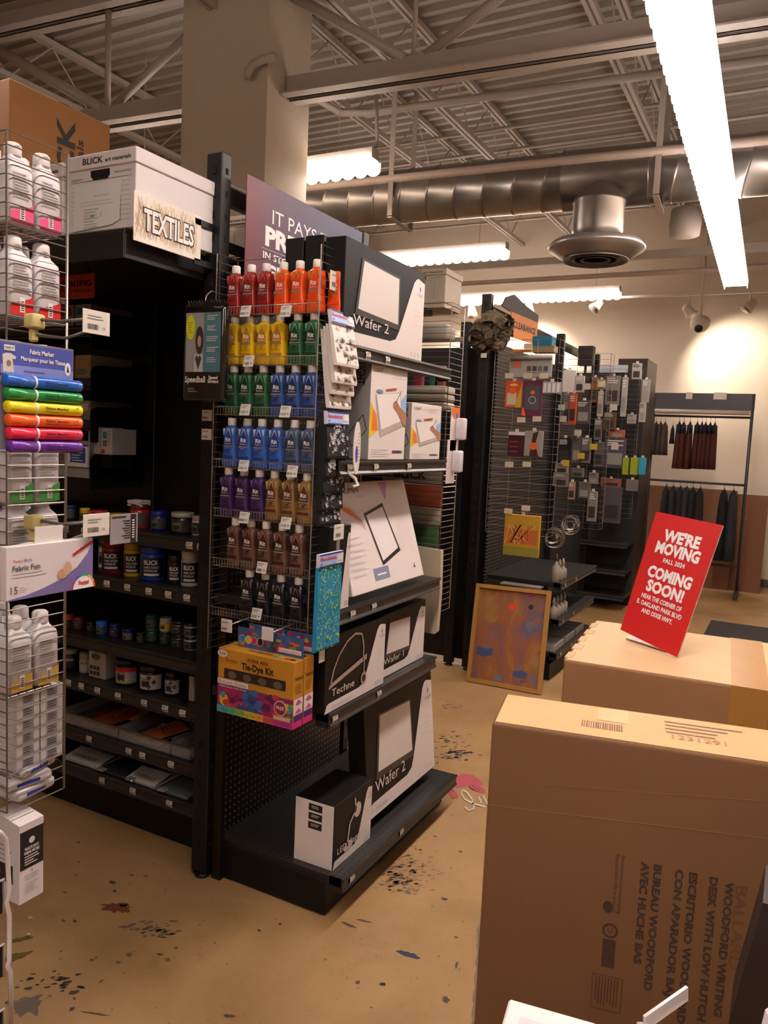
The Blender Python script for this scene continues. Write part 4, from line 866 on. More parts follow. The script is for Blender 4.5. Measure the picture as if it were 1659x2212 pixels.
for px, py in ((497, 1350), (585, 1368)):
    p = at(px, py, Y=1.955); t = thing('peg_hook', (p.x, 1.94, p.z), ['wire peg hook with price tag at the left of the kits', 'wire peg hook with plain tag over the middle of the kits'][px > 500], 'hook')
    MB().tube([(p.x, 1.94, p.z), (p.x, 2.17, p.z+.01)], .0025, CHROME, 6).build('wire_arm', t)
    b = MB(); b.cbox(p.x-.022, 1.936, p.z-.02, p.x+.022, 1.939, p.z+.022, TAGW, .001); f = Face(b, (p.x-.022, 1.936, p.z-.02), (1, 0, 0), (0, 0, 1))
    if px < 500: f.rect(.005, .03, .03, .033, GREYT).barcode(.004, .006, .025, .015, INK, 0)
    b.build('price_tag', t)

# bandannas hanging at the right side of the dye rack, facing +X
def bandanna(x, y0, w_, ztop, zbot, base, deco, label, grp, style, lean=0.0, head=True):
    t = thing('bandanna', (x, y0+w_/2, zbot), label, 'bandanna', grp); b = MB(); cm = mat(base, .85, noise=.05)
    hh = .035; L = ztop-hh-zbot
    b.M = Matrix.Translation((x, y0, ztop)) @ Matrix.Rotation(-lean, 4, 'Y')
    # folded cloth with rounded bottom fold and slightly wavy side
    prof = [(.0, 0), (.006, -.004), (.009, -.05*L/.15), (.008, -L*.7), (.009, -L+.008), (.006, -L), (-.004, -L), (-.006, -L+.01), (-.005, -L*.5), (-.003, 0)]
    b.prism([(c, a) for c, a in prof][::-1], lambda a, c, l: (a, l, -hh+c), cm, w_)
    f = Face(b, (.0095, 0, -hh-L), (0, 1, 0), (0, 0, 1)); dm = mat(deco, .8, noise=0)
    rnd = random.Random(int(abs(zbot)*1e4))
    if style == 'floral':
        for i in range(int(60*L/.15)):
            cx, cy = rnd.uniform(.01, w_-.01), rnd.uniform(.006, L-.006)
            if i % 3 == 0:
                for k in range(5): q = -.6+.5*k+rnd.uniform(-.1, .1); f.line(cx, cy, min(w_-.002, max(.002, cx+.014*math.sin(q))), min(L-.002, cy+.014*math.cos(q)), .0018, dm, 1)
            elif i % 3 == 1: f.ring(cx, cy, .003, .0014, dm, 1, n=8)
            else: f.ell(cx, cy, .0016, .0024, dm, 1, 6)
    else:
        for i in range(520):
            cx, cy = rnd.uniform(.004, w_-.004), rnd.uniform(.004, L-.004); q = rnd.uniform(0, 6.28)
            f.line(cx, cy, min(w_-.001, max(.001, cx+.008*math.cos(q))), min(L-.001, max(.001, cy+.008*math.sin(q))), rnd.uniform(.0014, .0032), mat(rnd.choice(['#2c9a4a', '#8ab83a', '#c0cc5a', '#1c7a8c', '#2ca868'] if cy > L*.35 else ['#c0cc5a', '#9ac04a', '#1c6ca0', '#2c9a6a']), .8), rnd.uniform(.2, 2))
    b.build('folded_cloth', t)
    if head:
        h = MB(); h.M = b.M; h.box(-.001, -.001, -hh-.006, .0115, w_+.001, 0, mat('#d4d0dc', .5)); f = Face(h, (.0115, -.001, -hh-.006), (0, 1, 0), (0, 0, 1)); H = hh+.006
        f.rect(0, H*.1, w_*.72, H*.85, mat('#9db2dc', .5), 0).rect(0, H*.88, w_, H, mat('#22357c', .5), 1).rect(0, 0, w_, H*.08, mat('#22357c', .5), 1)
        f.text('Bandanna', .004, H*.5, H*.26, mat('#d02a4a', .5), 2, w=w_*.66, bold=.02).rect(w_*.76, H*.3, w_*.96, H*.8, WB, 2).poly([(.01, H*.35), (.016, H*.2), (.004, H*.2)], SKY, 2); h.build('header_card', t)
    return t
zz = [at(740, y, Y=2.12).z for y in (675, 795, 832, 855, 884)]
XB = -1.322
for i in range(4): bandanna(XB+.008-.014*i, 2.06+.008*i, .135, zz[0]-.006*i, zz[i+1], '#ddd3cc', '#2a2424', f'white bandanna with black floral print, {["longest and front", "second", "third", "rearmost"][0] if False else ["frontmost and shortest", "second from the front", "third from the front", "rearmost and lowest"][i]} of the hanging fan', 'white bandannas', 'floral', .2-.02*i, i == 0)
zz = [at(735, y, Y=2.12).z for y in (890, 992, 1032, 1068, 1105, 1140)]
for i in range(5): bandanna(XB+.006-.012*i, 2.065+.004*i, .13, zz[0]-.004*i, zz[i+1], '#151214', '#d9d4d4', f'black bandanna with white floral print, {["frontmost", "second from the front", "third from the front", "fourth from the front", "rearmost"][i]} on its hook', 'black bandannas', 'floral', .08, i == 0)
z1_, z2_ = at(706, 1192, Y=2.08).z, at(706, 1400, Y=2.08).z
XT = -1.286; ybd = at(681, 1300, X=XT).y; bandanna(XT, ybd, at(731, 1300, X=XT).y-ybd, z1_, z2_, '#2088b4', '#9ac04a', 'turquoise and green tie-dye patterned bandanna hanging above the kits', None, 'swirl')
b = MB(); 
t = thing('price_ticket', (XB, 2.09, z1_+.02), 'clear price ticket holder hanging over the turquoise bandanna', 'price ticket')
b.cbox(XB+.036, 2.1, z1_+.035, XB+.039, 2.16, z1_+.085, TAGW, .001); f = Face(b, (XB+.039, 2.1, z1_+.035), (0, 1, 0), (0, 0, 1)); f.rect(.008, .038, .04, .041, GREYT).barcode(.008, .01, .04, .022, INK, 0); b.build('ticket', t)
MB().box(XB+.036, 2.12, z1_-.01, XB+.04, 2.135, z1_+.035, CLEAR).build('clear_strap', t)
t = thing('price_ticket', (-1.3, 2.17, 2.15), 'price ticket clipped to the rack side beside the orange bottles', 'price ticket')
p = at(724, 608, X=-1.33); b = MB(); b.cbox(-1.332, p.y-.03, p.z-.03, -1.329, p.y+.035, p.z+.03, TAGW, .001); Face(b, (-1.329, p.y-.03, p.z-.03), (0, 1, 0), (0, 0, 1)).rect(.01, .045, .05, .049, GREYT).barcode(.01, .012, .05, .026, INK, 0); b.build('ticket', t)
p = at(698, 1418, X=-1.29); tag((lambda b: b.cbox(-1.297, p.y-.016, p.z-.02, -1.293, p.y+.016, p.z+.022, TAGW, .001))(MB()).build('plastic_tab'), 'small white plastic tab clipped below the turquoise bandanna', 'tab')
t = thing('hang_tag', (-1.27, 2.2, 1.6), 'white oval tag with a violet patch in front of the tall tracing carton', 'tag')
p = at(770, 968, X=-1.262); b = MB(); f0 = lambda x, y, l: Vector((-1.262+l, p.y+x, p.z+y)); b.prism([(.022*math.cos(2*PI*k/24), .085*math.sin(2*PI*k/24)) for k in range(24)], f0, WB, .003)
f = Face(b, f=lambda x, y, l: f0(x, y, l+.003)); f.ell(-.004, -.02, .008, .028, mat('#4a4a9c', .5), 0).lines(.004, .05, .014, 9, .011, GREYT, 1); b.build('tag_card', t)
b = MB(); b.tube([(-1.29, p.y, p.z-.08), (-1.262, p.y, p.z-.1), (-1.255, p.y+.01, p.z-.12), (-1.262, p.y-.01, p.z-.125)], .006, WB, 6); b.build('clip', t)

# screen printing kit hanging on the post
t = thing('screen_kit_pack', (-1.755, 2.0, 1.75), 'black bagged screen printing kit hanging on the slotted post', 'kit pack')
b = MB(); x0, x1, z0, z1 = -1.842, -1.668, 1.745, 2.055; W, H = x1-x0, z1-z0; BG = mat('#17130f', .15, coat=.8, noise=.1)
b.cbox(x0, 2.0, z0, x1, 2.035, z1, BG, .012, 3); f = Face(b, (x0, 2.0, z0), (1, 0, 0), (0, 0, 1))
f.rect(W*.08, H*.31, W*.52, H*.93, mat('#8c8a86', .5), 1).rect(W*.52, H*.31, W*.93, H*.93, mat('#4c7078', .5), 1).ell(W*.2, H*.78, W*.11, H*.13, mat('#c8c414', .5), 3).lines(W*.14, H*.83, W*.26, 5, H*.025, mat('#8c8a20', .5), 4)
f.ell(W*.42, H*.64, W*.1, H*.15, mat('#3a2a24', .6), 2).ell(W*.42, H*.63, W*.045, H*.06, mat('#b08878', .6), 3).rect(W*.3, H*.31, W*.51, H*.5, mat('#b4b0ac', .6), 2).poly([(W*.4, H*.33), (W*.32, H*.45), (W*.36, H*.49), (W*.4, H*.46), (W*.44, H*.49), (W*.48, H*.45)], mat('#3c3a3c', .6), 3)
for k in range(5): f.lines(W*.6, H*(.9-.11*k), W*.88, 3, H*.02, PALE, 2, .4)
f.text('Speedball', W*.08, H*.2, H*.065, WB, 2, w=W*.5, bold=.02).text('Speed', W*.66, H*.235, H*.035, WB, 2, w=W*.22, bold=.03).text('Screens', W*.64, H*.195, H*.035, WB, 2, w=W*.26, bold=.03).lines(W*.15, H*.14, W*.4, 3, H*.018, GREYT, 2)
b.build('bagged_pack', t)
b = MB()
for i in range(14): b.tube([(x0+.01+i*.0115, 2.015, z1), (x0+.013+i*.0115, 2.01, z1+.018), (x0+.017+i*.0115, 2.015, z1)], .0035, BG, 5)
b.box(x0, 2.012, z1-.004, x1, 2.02, z1+.008, BG); b.build('gathered_bag_top', t)
b = MB(); b.tube([(-1.765, 2.015, z1+.01), (-1.77, 2.03, z1+.04), (-1.775, 2.06, z1+.06), (-1.78, 2.12, z1+.05)], .002, CHROME, 6); b.build('wire_hook', t)
for py in (897, 938):
    p = at(442, py, Y=2.118); b = MB(); b.box(-.023, 0, -.019, .023, .001, .019, TAGW)
    b = MB(); b.M = Matrix.Translation((-1.834, 2.119, p.z)); b.box(-.022, 0, -.019, .022, .002, .019, TAGW); Face(b, (-.022, 0, -.019), (1, 0, 0), (0, 0, 1)).rect(.004, .028, .03, .031, GREYT).barcode(.004, .006, .028, .014, INK, 0); b.build('price_label', eu)

# purple membership sign
gm, nt, bb2 = node_mat('sign_gradient', .4); tc = nt.nodes.new('ShaderNodeTexCoord'); sx_ = nt.nodes.new('ShaderNodeSeparateXYZ'); nt.links.new(tc.outputs['Object'], sx_.inputs[0])
mr = nt.nodes.new('ShaderNodeMapRange'); mr.inputs[1].default_value = -.42; mr.inputs[2].default_value = .42; nt.links.new(sx_.outputs['Y'], mr.inputs[0])
nt.links.new(ramp(nt, mr.outputs[0], [(0, '#701628'), (.25, '#4c1c3e'), (.55, '#2e1c50'), (1, '#14245a')]), bb2.inputs['Base Color'])
t, pr, f = sign_x('membership_sign', -1.75, 2.2, 3.0, 2.16, 2.535, gm, 'purple gradient sign reading it pays to be, above the dye rack', 'sign')
f.text('IT PAYS TO BE', .15, .245, .05, WHITE, 1, w=.56).text('PREFERRED', .11, .165, .062, WHITE, 1, w=.62, bold=.05).rect(.09, .148, .7, .1495, PALE, 1).text('IN STORES OR ONLINE', .1, .115, .024, WHITE, 1, w=.5, bold=.02).text('GET THE PERKS', .12, .055, .042, WHITE, 1, w=.6, bold=.05); pr.build('printed_face', t)
b = MB(); b.bar((-1.79, 2.6, 2.47), (-1.752, 2.6, 2.47), .02, .02, BLACKM); b.build('sign_bracket', t)

# ------------------------------------------------------------------ second wire rack at the far end of the unit
rk = thing('wire_rack', (-1.56, 3.15, .9), 'silver wire rack beyond the lightbox shelves holding canvas bags', 'wire rack')
YF2, YB2 = 3.085, 3.23
g = MB(); grid_panel(g, (-1.755, YF2, pz0), (1, 0, 0), (0, 0, 1), .41, pz1-pz0, .205, .0254, .0014, CHROME); g.build('front_grid', rk)
g = MB(); grid_panel(g, (-1.345, YF2, pz0), (0, 1, 0), (0, 0, 1), YB2-YF2, pz1-pz0, .145, .0254, .0014, CHROME); g.build('side_grid', rk)
g = MB(); g.bar((-1.84, YB2, 2.1), (-1.345, YB2, 2.1), .01, .02, CHROME); g.build('mounting_bar', rk)
b = MB(); b.box(-1.7, YF2+.01, .895, -1.35, YB2, .9, CHROME)
def item(name, m, x0, y0, z0, x1, y1, z1, label, cat, grp=None, c=.004, deco=None):
    b = MB(); b.cbox(x0, y0, z0, x1, y1, z1, m, c, 2)
    if deco: deco(b)
    return tag(b.build(name), label, cat, grp)
CANV = mat('#b7a58e', .9, noise=.08)
za, zb2 = at(930, 735, Y=3.12).z, at(930, 700, Y=3.12).z
item('bagged_tote', mat('#8f887c', .4, noise=.1), -1.66, 3.1, za, -1.53, 3.2, zb2, 'pale bagged cloth pack at the top of the far wire rack, left', 'bag', None, .012)
item('bagged_tote', mat('#9a9284', .4, noise=.1), -1.5, 3.1, za, -1.37, 3.2, zb2, 'pale bagged cloth pack at the top of the far wire rack, right', 'bag', None, .012)
for k, (px, c_, n_) in enumerate(((905, '#8c2440', 'crimson'), (940, '#1f6a58', 'teal'), (952, '#7a3c38', 'rust'))):
    p = at(px, 830, Y=3.14); item('felt_pack', mat(c_, .6), p.x-.022, 3.12, p.z-.02, p.x+.022, 3.15, p.z+.08, f'{n_} fabric swatch pack inside the far wire rack', 'pack')
za = at(930, 885, Y=3.12).z
for k in range(3): item('canvas_bundle', mat(['#a39a8a', '#9a917f', '#b0a796'][k], .5, noise=.12), -1.62+.02*k, 3.1, za+.035*k, -1.36, 3.21, za+.033+.035*k, ['lowest folded canvas bundle in the far wire rack', 'middle folded canvas bundle in the far wire rack', 'uppermost folded canvas bundle in the far wire rack'][k], 'canvas bundle', None, .01)
for k, (px, py) in enumerate(((984, 925), (976, 995))):
    p = at(px, py, X=-1.325); t = thing('blister_pack', (-1.32, p.y, p.z), ['upper white blister pack with an orange header on the rack side', 'lower white blister pack with a clear shell on the rack side'][k], 'blister pack')
    b = MB(); b.cbox(-1.332, p.y-.045, p.z-.1, -1.328, p.y+.045, p.z+.09, WB, .001); f = Face(b, (-1.328, p.y-.045, p.z-.1), (0, 1, 0), (0, 0, 1))
    if k == 0: f.poly([(0, .19), (.09, .19), (.09, .15), (.03, .14), (0, .16)], mat('#d8702a', .5), 1).rect(.05, .135, .07, .165, SKY, 2)
    f.lines(.01, .12, .05, 5, .012, PALE, 1); b.build('backing_card', t)
    b = MB(); b.cbox(-1.328, p.y+.0, p.z-.05, -1.285, p.y+.04, p.z+.045, mat('#cfc6cc', .2, coat=.6), .008, 2); b.build('white_tool', t)
item('paper_header', mat('#8c8272', .6), -1.65, 3.1, 1.46, -1.36, 3.11, 1.545, 'tan paper header card marked BLICK inside the far wire rack', 'header card', None, .001, lambda b: Face(b, (-1.65, 3.1, 1.46), (1, 0, 0), (0, 0, 1)).text('BLICK', .06, .02, .035, INK, 1, w=.16, bold=.03))
item('patterned_bag', mat('#a04a2c', .7, noise=.2), -1.58, 3.1, 1.36, -1.36, 3.13, 1.455, 'rust red patterned cloth bag inside the far wire rack', 'bag')
item('patterned_bag', mat('#8f8472', .7, noise=.2), -1.56, 3.1, 1.28, -1.36, 3.13, 1.355, 'pale spotted cloth bag below the rust red one', 'bag')
item('patterned_bag', mat('#2c4a26', .7, noise=.3), -1.5, 3.1, 1.14, -1.37, 3.13, 1.275, 'dark green leaf patterned bag inside the far wire rack', 'bag')
t = thing('canvas_tote', (-1.42, 3.07, .8), 'beige canvas tote bag hanging low on the far wire rack', 'tote bag')
zt0, zt1 = at(930, 1365, Y=3.1).z, at(930, 1185, Y=3.1).z
b = MB(); pr = [(-1.535, zt0+.012), (-1.525, zt0), (-1.345, zt0), (-1.335, zt0+.012), (-1.33, (zt0+zt1)/2), (-1.335, zt1), (-1.53, zt1+.01), (-1.54, (zt0+zt1)/2)]
b.prism(pr, lambda a, c_, l: (a, 3.105-l, c_), CANV, .028); b.build('bag_body', t)
b = MB()
for dx in (0, .045): b.prism([(-1.61+dx, 1.42), (-1.585+dx, 1.42), (-1.5+dx, zt1-.01), (-1.525+dx, zt1-.01)], lambda a, c_, l: (a, 3.1-l, c_), CANV, .006)
b.build('bag_handle', t)

# bay behind, carrying the far archive boxes
rb = thing('shelving_unit', (-2.6, 4.0, 0), 'black shelving bay behind the lightbox unit carrying grey archive boxes', 'shelving unit')
b = MB(); b.cbox(-3.1, 3.6, 2.36, -1.92, 4.15-.02, 2.395, BLACKM, .003); b.build('canopy', rb)
b = MB(); b.box(-3.1, 3.66, .05, -1.94, 3.67, 2.36, PEG_Y); b.build('pegboard_back', rb)
b = MB(); b.cbox(-3.1, 3.6, 0, -1.92, 4.1, .14, BLACK); b.build('base_plinth', rb)
def zat(px, py, X): return at(px, py, X=X).z
AX = -1.82
pa, pb_ = at(963, 600, X=AX), at(998, 600, X=AX)
zA, zB, zC = zat(985, 590, AX), zat(985, 662, AX), zat(985, 690, AX)
b = MB()
archive_box(AX-.33, pa.y, zB, .33, pb_.y-pa.y, zA-zB, 'upper grey archive box in the far stack beside the top lightbox carton', col='#a79b8a', text=('BLICK', 'art materials'))
t = archive_box(AX-.33, pa.y, 2.397, .33, pb_.y-pa.y, zB-2.397-.001, 'lower grey archive box in the far stack, only its lid showing', col='#a79b8a')
# ================================================================== near wire rack at the left edge
nr = thing('wire_rack', (-1.55, 1.05, .87), 'tall silver wire rack at the left edge packed with white bottles', 'wire rack')
NX, NY0, NY1, nz0, nz1 = -1.348, .985, 1.122, .862, 2.19
g = MB(); grid_panel(g, (NX, NY0, nz0), (0, 1, 0), (0, 0, 1), NY1-NY0, nz1-nz0, .137, .0254*1.02, .0013, WIREG, False); g.tube([(NX, NY1, nz0), (NX, NY1, nz1)], .003, WIREG, 6); g.build('side_grid', nr)
g = MB(); grid_panel(g, (-1.78, NY0, nz0), (1, 0, 0), (0, 0, 1), .43, nz1-nz0, .43, .0254*1.02, .0013, WIREG, False); g.build('front_grid', nr)
BZ = {}
LBC = {'pink': '#d8487a', 'red': '#c01818', 'green': '#3c8a3a', 'yellow': '#c8a04a', 'plain': '#b8b0b4'}
def white_bottle(x, y, z, c, label):
    t = thing('plastic_bottle', (x, y, z), label, 'bottle', 'white bottles in the near wire rack')
    b = MB(); rg = [(0, .024, .026), (.004, .027, .029), (.1, .027, .029), (.112, .025, .027), (.124, .014, .016), (.13, .013, .014)]
    b.loft(rg, mat('#cfc8cc', .45, noise=.03), 20, 5, (x, y, z)); b.build('bottle_body', t)
    b = MB(); b.lathe([(.0155, 0), (.0165, .003), (.016, .022), (.012, .026)], mat('#cfc6c4', .45), 16, (x, y, z+.128)); b.build('cap', t)
    b = MB(); f = Face(b, (x+.0272, y-.029, z), (0, 1, 0), (0, 0, 1)); lm = mat(LBC[c], .5)
    f.poly([(.004, .002), (.054, .002), (.054, .042), (.046, .036), (.03, .03), (.004, .022)], lm, 0).rect(.024, .008, .035, .036, WB, 1)
    for k in range(5): f.rect(.026, .011+.004*k, .033, .013+.004*k, INK, 2)
    f.lines(.008, .094, .05, 9, .0055, mat('#77706f', .6), 1, .3); b.build('label', t)
zs = [at(70, y, X=-1.375).z for y in (500, 692, 1083, 1172, 1478)]
RN = ['top', 'second', 'green labelled third', 'fourth', 'yellow labelled fifth']
g = MB()
for r_, (z, c) in enumerate(zip([zs[0], zs[1], zs[1]-.2, zs[2], zs[3]-.055, zs[4]], ['pink', 'red', 'plain', 'green', 'plain', 'yellow'])):
    RN2 = ['top pink labelled', 'second red labelled', 'third half hidden', 'fourth green labelled', 'fifth half hidden', 'lowest yellow labelled']
    for j in range(2):
        for q in range(3):
            lab = f'white plastic bottle, {["front", "back"][j]} one at the {["outer", "middle", "inner"][q]} position of the {RN2[r_]} row'
            white_bottle(-1.378-.062*q, NY0+.035+.064*j, z, c, lab)
    s_ = MB()
    for k in range(7): s_.tube([(-1.76, NY0+.01+.019*k, z-.003), (NX-.003, NY0+.01+.019*k, z-.003)], .0012, WIREG, 4)
    for xx in (-1.7, -1.55, NX-.005): s_.tube([(xx, NY0+.004, z-.0045), (xx, NY1-.004, z-.0045)], .0015, WIREG, 4)
    s_.build('wire_shelf', nr)
# stacked white cartons and packets lower down
zc = at(70, 1650, X=-1.37).z
for j in range(2):
    for k in range(6):
        y = NY0+.03+.058*j
        b = MB(); b.cbox(-1.5, y, zc+.027*k, NX-.012, y+.055, zc+.0265+.027*k, mat('#c4bcbc', .5, noise=.03), .001)
        f = Face(b, (NX-.012, y, zc+.027*k), (0, 1, 0), (0, 0, 1)); f.rect(.014, .004, .04, .022, mat('#8a8488', .6), 0).lines(.017, .02, .037, 3, .005, INK, 1, .3)
        tag(b.build('small_carton'), f'small white carton, {ORD[k]} from the bottom in the {["front", "back"][j]} stack low on the near rack', 'carton', 'small white cartons in the near rack')
s_ = MB()
for k in range(7): s_.tube([(-1.76, NY0+.01+.019*k, zc-.003), (NX-.003, NY0+.01+.019*k, zc-.003)], .0012, WIREG, 4)
s_.build('wire_shelf', nr)
for k, (dz_, rz) in enumerate(((0, .1), (.028, -.15), (.056, .2))):
    b = MB(); b.M = Matrix.Translation((-1.43, NY0+.075, nz0+.004+dz_)) @ Matrix.Rotation(rz, 4, 'Z') @ Matrix.Rotation(.06*k, 4, 'Y')
    b.cbox(-.07, -.05, 0, .07, .05, .024, mat('#bfb7bb', .3, noise=.08), .009, 3); f = Face(b, (.07, -.04, 0), (0, 1, 0), (0, 0, 1)); f.rect(.01, .008, .06, .016, mat('#2a3c94', .5), 0)
    tag(b.build('powder_packet'), ['lowest soft white packet with a blue stripe at the rack foot', 'middle soft white packet with a blue stripe at the rack foot', 'top soft white packet with a blue stripe at the rack foot'][k], 'packet')
# products hung on the outside of the near rack, facing +X
def hook(x, y, z, L, tagpx, label, second=True):
    t = thing('peg_hook', (x, y, z), label, 'hook'); 
    b = MB(); b.cbox(x+.0, y-.014, z-.02, x+.03, y+.014, z+.008, mat('#c8b878', .5), .004, 2); b.cbox(x+.005, y-.007, z-.045, x+.02, y+.007, z-.018, mat('#c8b878', .5), .003); b.build('plastic_clip', t)
    tp = at(*tagpx, X=x+L)
    b = MB(); b.tube([(x, y, z), (x+L*.5, y+(tp.y-y)*.4, z-.006), (x+L-.002, tp.y-.005, tp.z+.008)], .0035, mat('#6c6660', .4, .4), 6); b.tube([(x, y, z-.03), (x+L*.6, y+.012, z-.038), (x+L-.004, tp.y-.005, tp.z-.012)], .003, mat('#6c6660', .4, .4), 6); b.build('wire_arm', t)
    b = MB(); b.cbox(x+L-.002, tp.y-.032, tp.z-.021, x+L, tp.y+.032, tp.z+.023, TAGW, .0005); f = Face(b, (x+L, tp.y-.032, tp.z-.021), (0, 1, 0), (0, 0, 1))
    f.lines(.01, .034, .05, 2, .005, GREYT, 0, .4).barcode(.01, .008, .038, .018, INK, 0, 14).text('19', .045, .009, .006, INK, 0); b.build('price_tag', t)
    return t
hook(NX+.005, 1.03, at(88, 690, X=NX+.02).z, .15, (209, 698), 'yellow clipped peg hook with price tag above the marker set')
hook(NX+.005, 1.03, at(88, 1120, X=NX+.02).z, .15, (209, 1135), 'yellow clipped peg hook with price tag above the fabric pen box')
p = at(268, 1142, X=NX+.155); t = thing('info_card', (NX+.155, p.y, p.z-.03), 'grey information card with a black size column beside the lower price tag', 'card')
b = MB(); b.cbox(NX+.154, p.y-.036, p.z-.03, NX+.156, p.y+.036, p.z+.03, mat('#8f8689', .5), .0005); f = Face(b, (NX+.156, p.y-.036, p.z-.03), (0, 1, 0), (0, 0, 1)); f.rect(.052, .001, .067, .059, INK, 0).rect(.004, .053, .04, .056, INK, 0)
for i in range(8): f.rect(.03+.004*(i % 3), .045-.005*i, .05, .047-.005*i, INK, 0).rect(.056, .045-.005*i, .062, .0475-.005*i, WHITE, 1)
b.build('printed_card', t)
# marker set
xm = -1.262
mk = thing('marker_set', (xm, .98, 1.6), 'carded set of six fabric markers in rainbow colours hanging at left', 'marker set')
ya, yb_ = at(-4, 800, X=xm).y, at(160, 800, X=xm).y; z0m, z1m = at(90, 972, X=xm).z, at(90, 745, X=xm).z
b = MB(); b.cbox(xm-.004, ya, z0m, xm-.001, yb_, z1m, mat('#7d7680', .3), .001); b.build('backing_card', mk)
zh = at(90, 815, X=xm).z
b = MB(); b.box(xm-.001, ya+.004, zh, xm+.001, yb_-.004, z1m-.004, mat('#4a55a4', .4)); W = yb_-ya-.008; H = z1m-.004-zh; f = Face(b, (xm+.001, ya+.004, zh), (0, 1, 0), (0, 0, 1))
f.rect(0, 0, W, H*.3, mat('#8088c4', .4), 0).text('Fabric Marker', W*.38, H*.72, H*.15, WHITE, 1, w=W*.34, bold=.02).text('Marqueur pour les Tissus', W*.26, H*.48, H*.14, WHITE, 1, w=W*.62, bold=.02).rect(W*.04, H*.74, W*.18, H*.92, WB, 1).text('MARVY', W*.05, H*.79, H*.08, INK, 2, w=W*.12)
f.poly([(W*.02, H*.6), (W*.07, H*.66), (W*.13, H*.66), (W*.2, H*.56), (W*.18, H*.48), (W*.15, H*.5), (W*.17, H*.05), (W*.03, H*.05)], mat('#c8c0b8', .6), 1).ell(W*.1, H*.34, W*.03, H*.1, mat('#8a6a4a', .6), 2)
f.ell(W*.92, H*.36, W*.045, H*.22, WHITE, 1).poly([(W*.9, H*.25), (W*.94, H*.25), (W*.92, H*.5)], INK, 2).lines(W*.3, H*.16, W*.7, 1, H*.1, mat('#5a5a90', .5), 1, .5); b.build('header', mk)
mc = [('blue', '#1c62c4'), ('green', '#1c8a3c'), ('yellow', '#e4d010'), ('orange', '#f2601a'), ('pink', '#e8284a'), ('purple', '#6a2a96')]
for i, (n_, c_) in enumerate(mc):
    zc_ = at(90, 828+i*27.3, X=xm+.012).z; yl, yr = at(10+i*1.8, 828+i*27, X=xm+.012).y, at(171, 828+i*27, X=xm+.012).y; ys = yl+(yr-yl)*.34; r_ = .0118
    root = thing('fabric_marker', (xm+.013, (yl+yr)/2, zc_-r_), f'{n_} fabric marker, {ORD[i]} from the top in the rainbow set', 'marker', 'markers in the carded set')
    cm = mat(c_, .25, noise=0, coat=.4); x_ = xm+.013
    MB().tube([(x_, yl, zc_), (x_, yl+.002, zc_), (x_, ys, zc_)], [r_*.9, r_*.99, r_], cm, 16).build('cap', root)
    MB().tube([(x_, ys+.0005, zc_), (x_, ys+.004, zc_)], r_*1.02, WHITE, 16).build('white_band', root)
    b = MB(); b.tube([(x_, ys+.0045, zc_), (x_, yr-.003, zc_), (x_, yr, zc_)], [r_*.99, r_*.98, r_*.88], cm, 16)
    f = Face(b, f=lambda u, v, l: Vector((x_+(r_*.96+l)*math.cos(v/r_), ys+.006+u, zc_+(r_*.96+l)*math.sin(v/r_)))); L = yr-ys
    f.text('Fabric Marker', L*.12, -.001, .004, mat('#241c28', .5), 1, w=L*.5, bold=.02).path([(L*.7, -.001), (L*.84, .006), (L*.8, -.002)], .0008, INK, 1).text('Marqueur', L*.12, -.0065, .003, mat('#241c28', .5), 1, w=L*.3); b.build('barrel', root)
# fabric pen boxes
xf = -1.2
def pen_box(x, label, front):
    y0, y1 = at(14, 1225, X=x).y, at(200, 1225, X=x).y; z0, z1 = at(110, 1283, X=x).z, at(110, 1172, X=x).z; W, H = y1-y0, z1-z0
    t = thing('fabric_pen_box', (x-.01, (y0+y1)/2, z0), label, 'pen box'); b = MB(); b.cbox(x-.018, y0, z0, x, y1, z1, mat('#d6ccce', .4, noise=.01), .001)
    if front:
        f = Face(b, (x, y0, z0), (0, 1, 0), (0, 0, 1)); PU = mat('#75689c', .45)
        f.poly([(0, 0), (W, 0), (W, H*.99), (W*.93, H*.7), (W*.8, H*.45), (W*.62, H*.27), (W*.4, H*.14), (W*.2, H*.06), (0, H*.02)], PU, 0)
        f.text('Pentel', W*.07, H*.7, H*.05, RED, 1, w=W*.1).text('Arts', W*.18, H*.7, H*.06, SKY, 1, w=W*.09).text('Fabric Fun', W*.06, H*.54, H*.1, mat('#5a5260', .5), 1, w=W*.3, bold=.02).lines(W*.06, H*.5, W*.5, 2, H*.06, PALE, 1, .3)
        f.text('15', W*.04, H*.12, H*.14, mat('#5a5260', .5), 1).lines(W*.14, H*.24, W*.22, 3, H*.04, PALE, 1)
        f.ell(W*.88, 0, W*.15, H*.26, WHITE, 1, 16, 0, PI)
        for k, c_ in enumerate(('#c02060', '#a040a0', '#3050b0', '#2090a0', '#30a050', '#c0c030', '#e09030', '#d04030')): f.ring(W*.88, 0, W*.13, .004, mat(c_, .4), 2, PI-PI*k/8, PI-PI*(k+1)/8, 3)
        f.text('Pentel', W*.88, H*.08, H*.09, RED, 3, w=W*.13, al='C', bold=.03)
        f.ell(W*.68, H*.46, W*.05, H*.13, mat('#c8a080', .5), 2).ell(W*.62, H*.36, W*.06, H*.1, mat('#c09070', .5), 1.6).line(W*.74, H*.7, W*.98, H*.93, .005, mat('#b01818', .4), 3).text('Fabricfun', W*.84, H*.78, H*.05, INK, 4, rot=.35)
    b.build('carton', t)
    b = MB(); b.box(x-.01, (y0+y1)/2-.03, z1, x-.008, (y0+y1)/2+.03, z1+.03, WB); b.build('hang_tab', t)
pen_box(xf, 'white and violet boxed set of 15 fabric pens hanging at left, in front', True)
pen_box(xf-.02, 'second boxed fabric pen set behind the front one', False)
pen_box(xf-.04, 'third boxed fabric pen set, rearmost on the same hook', False)
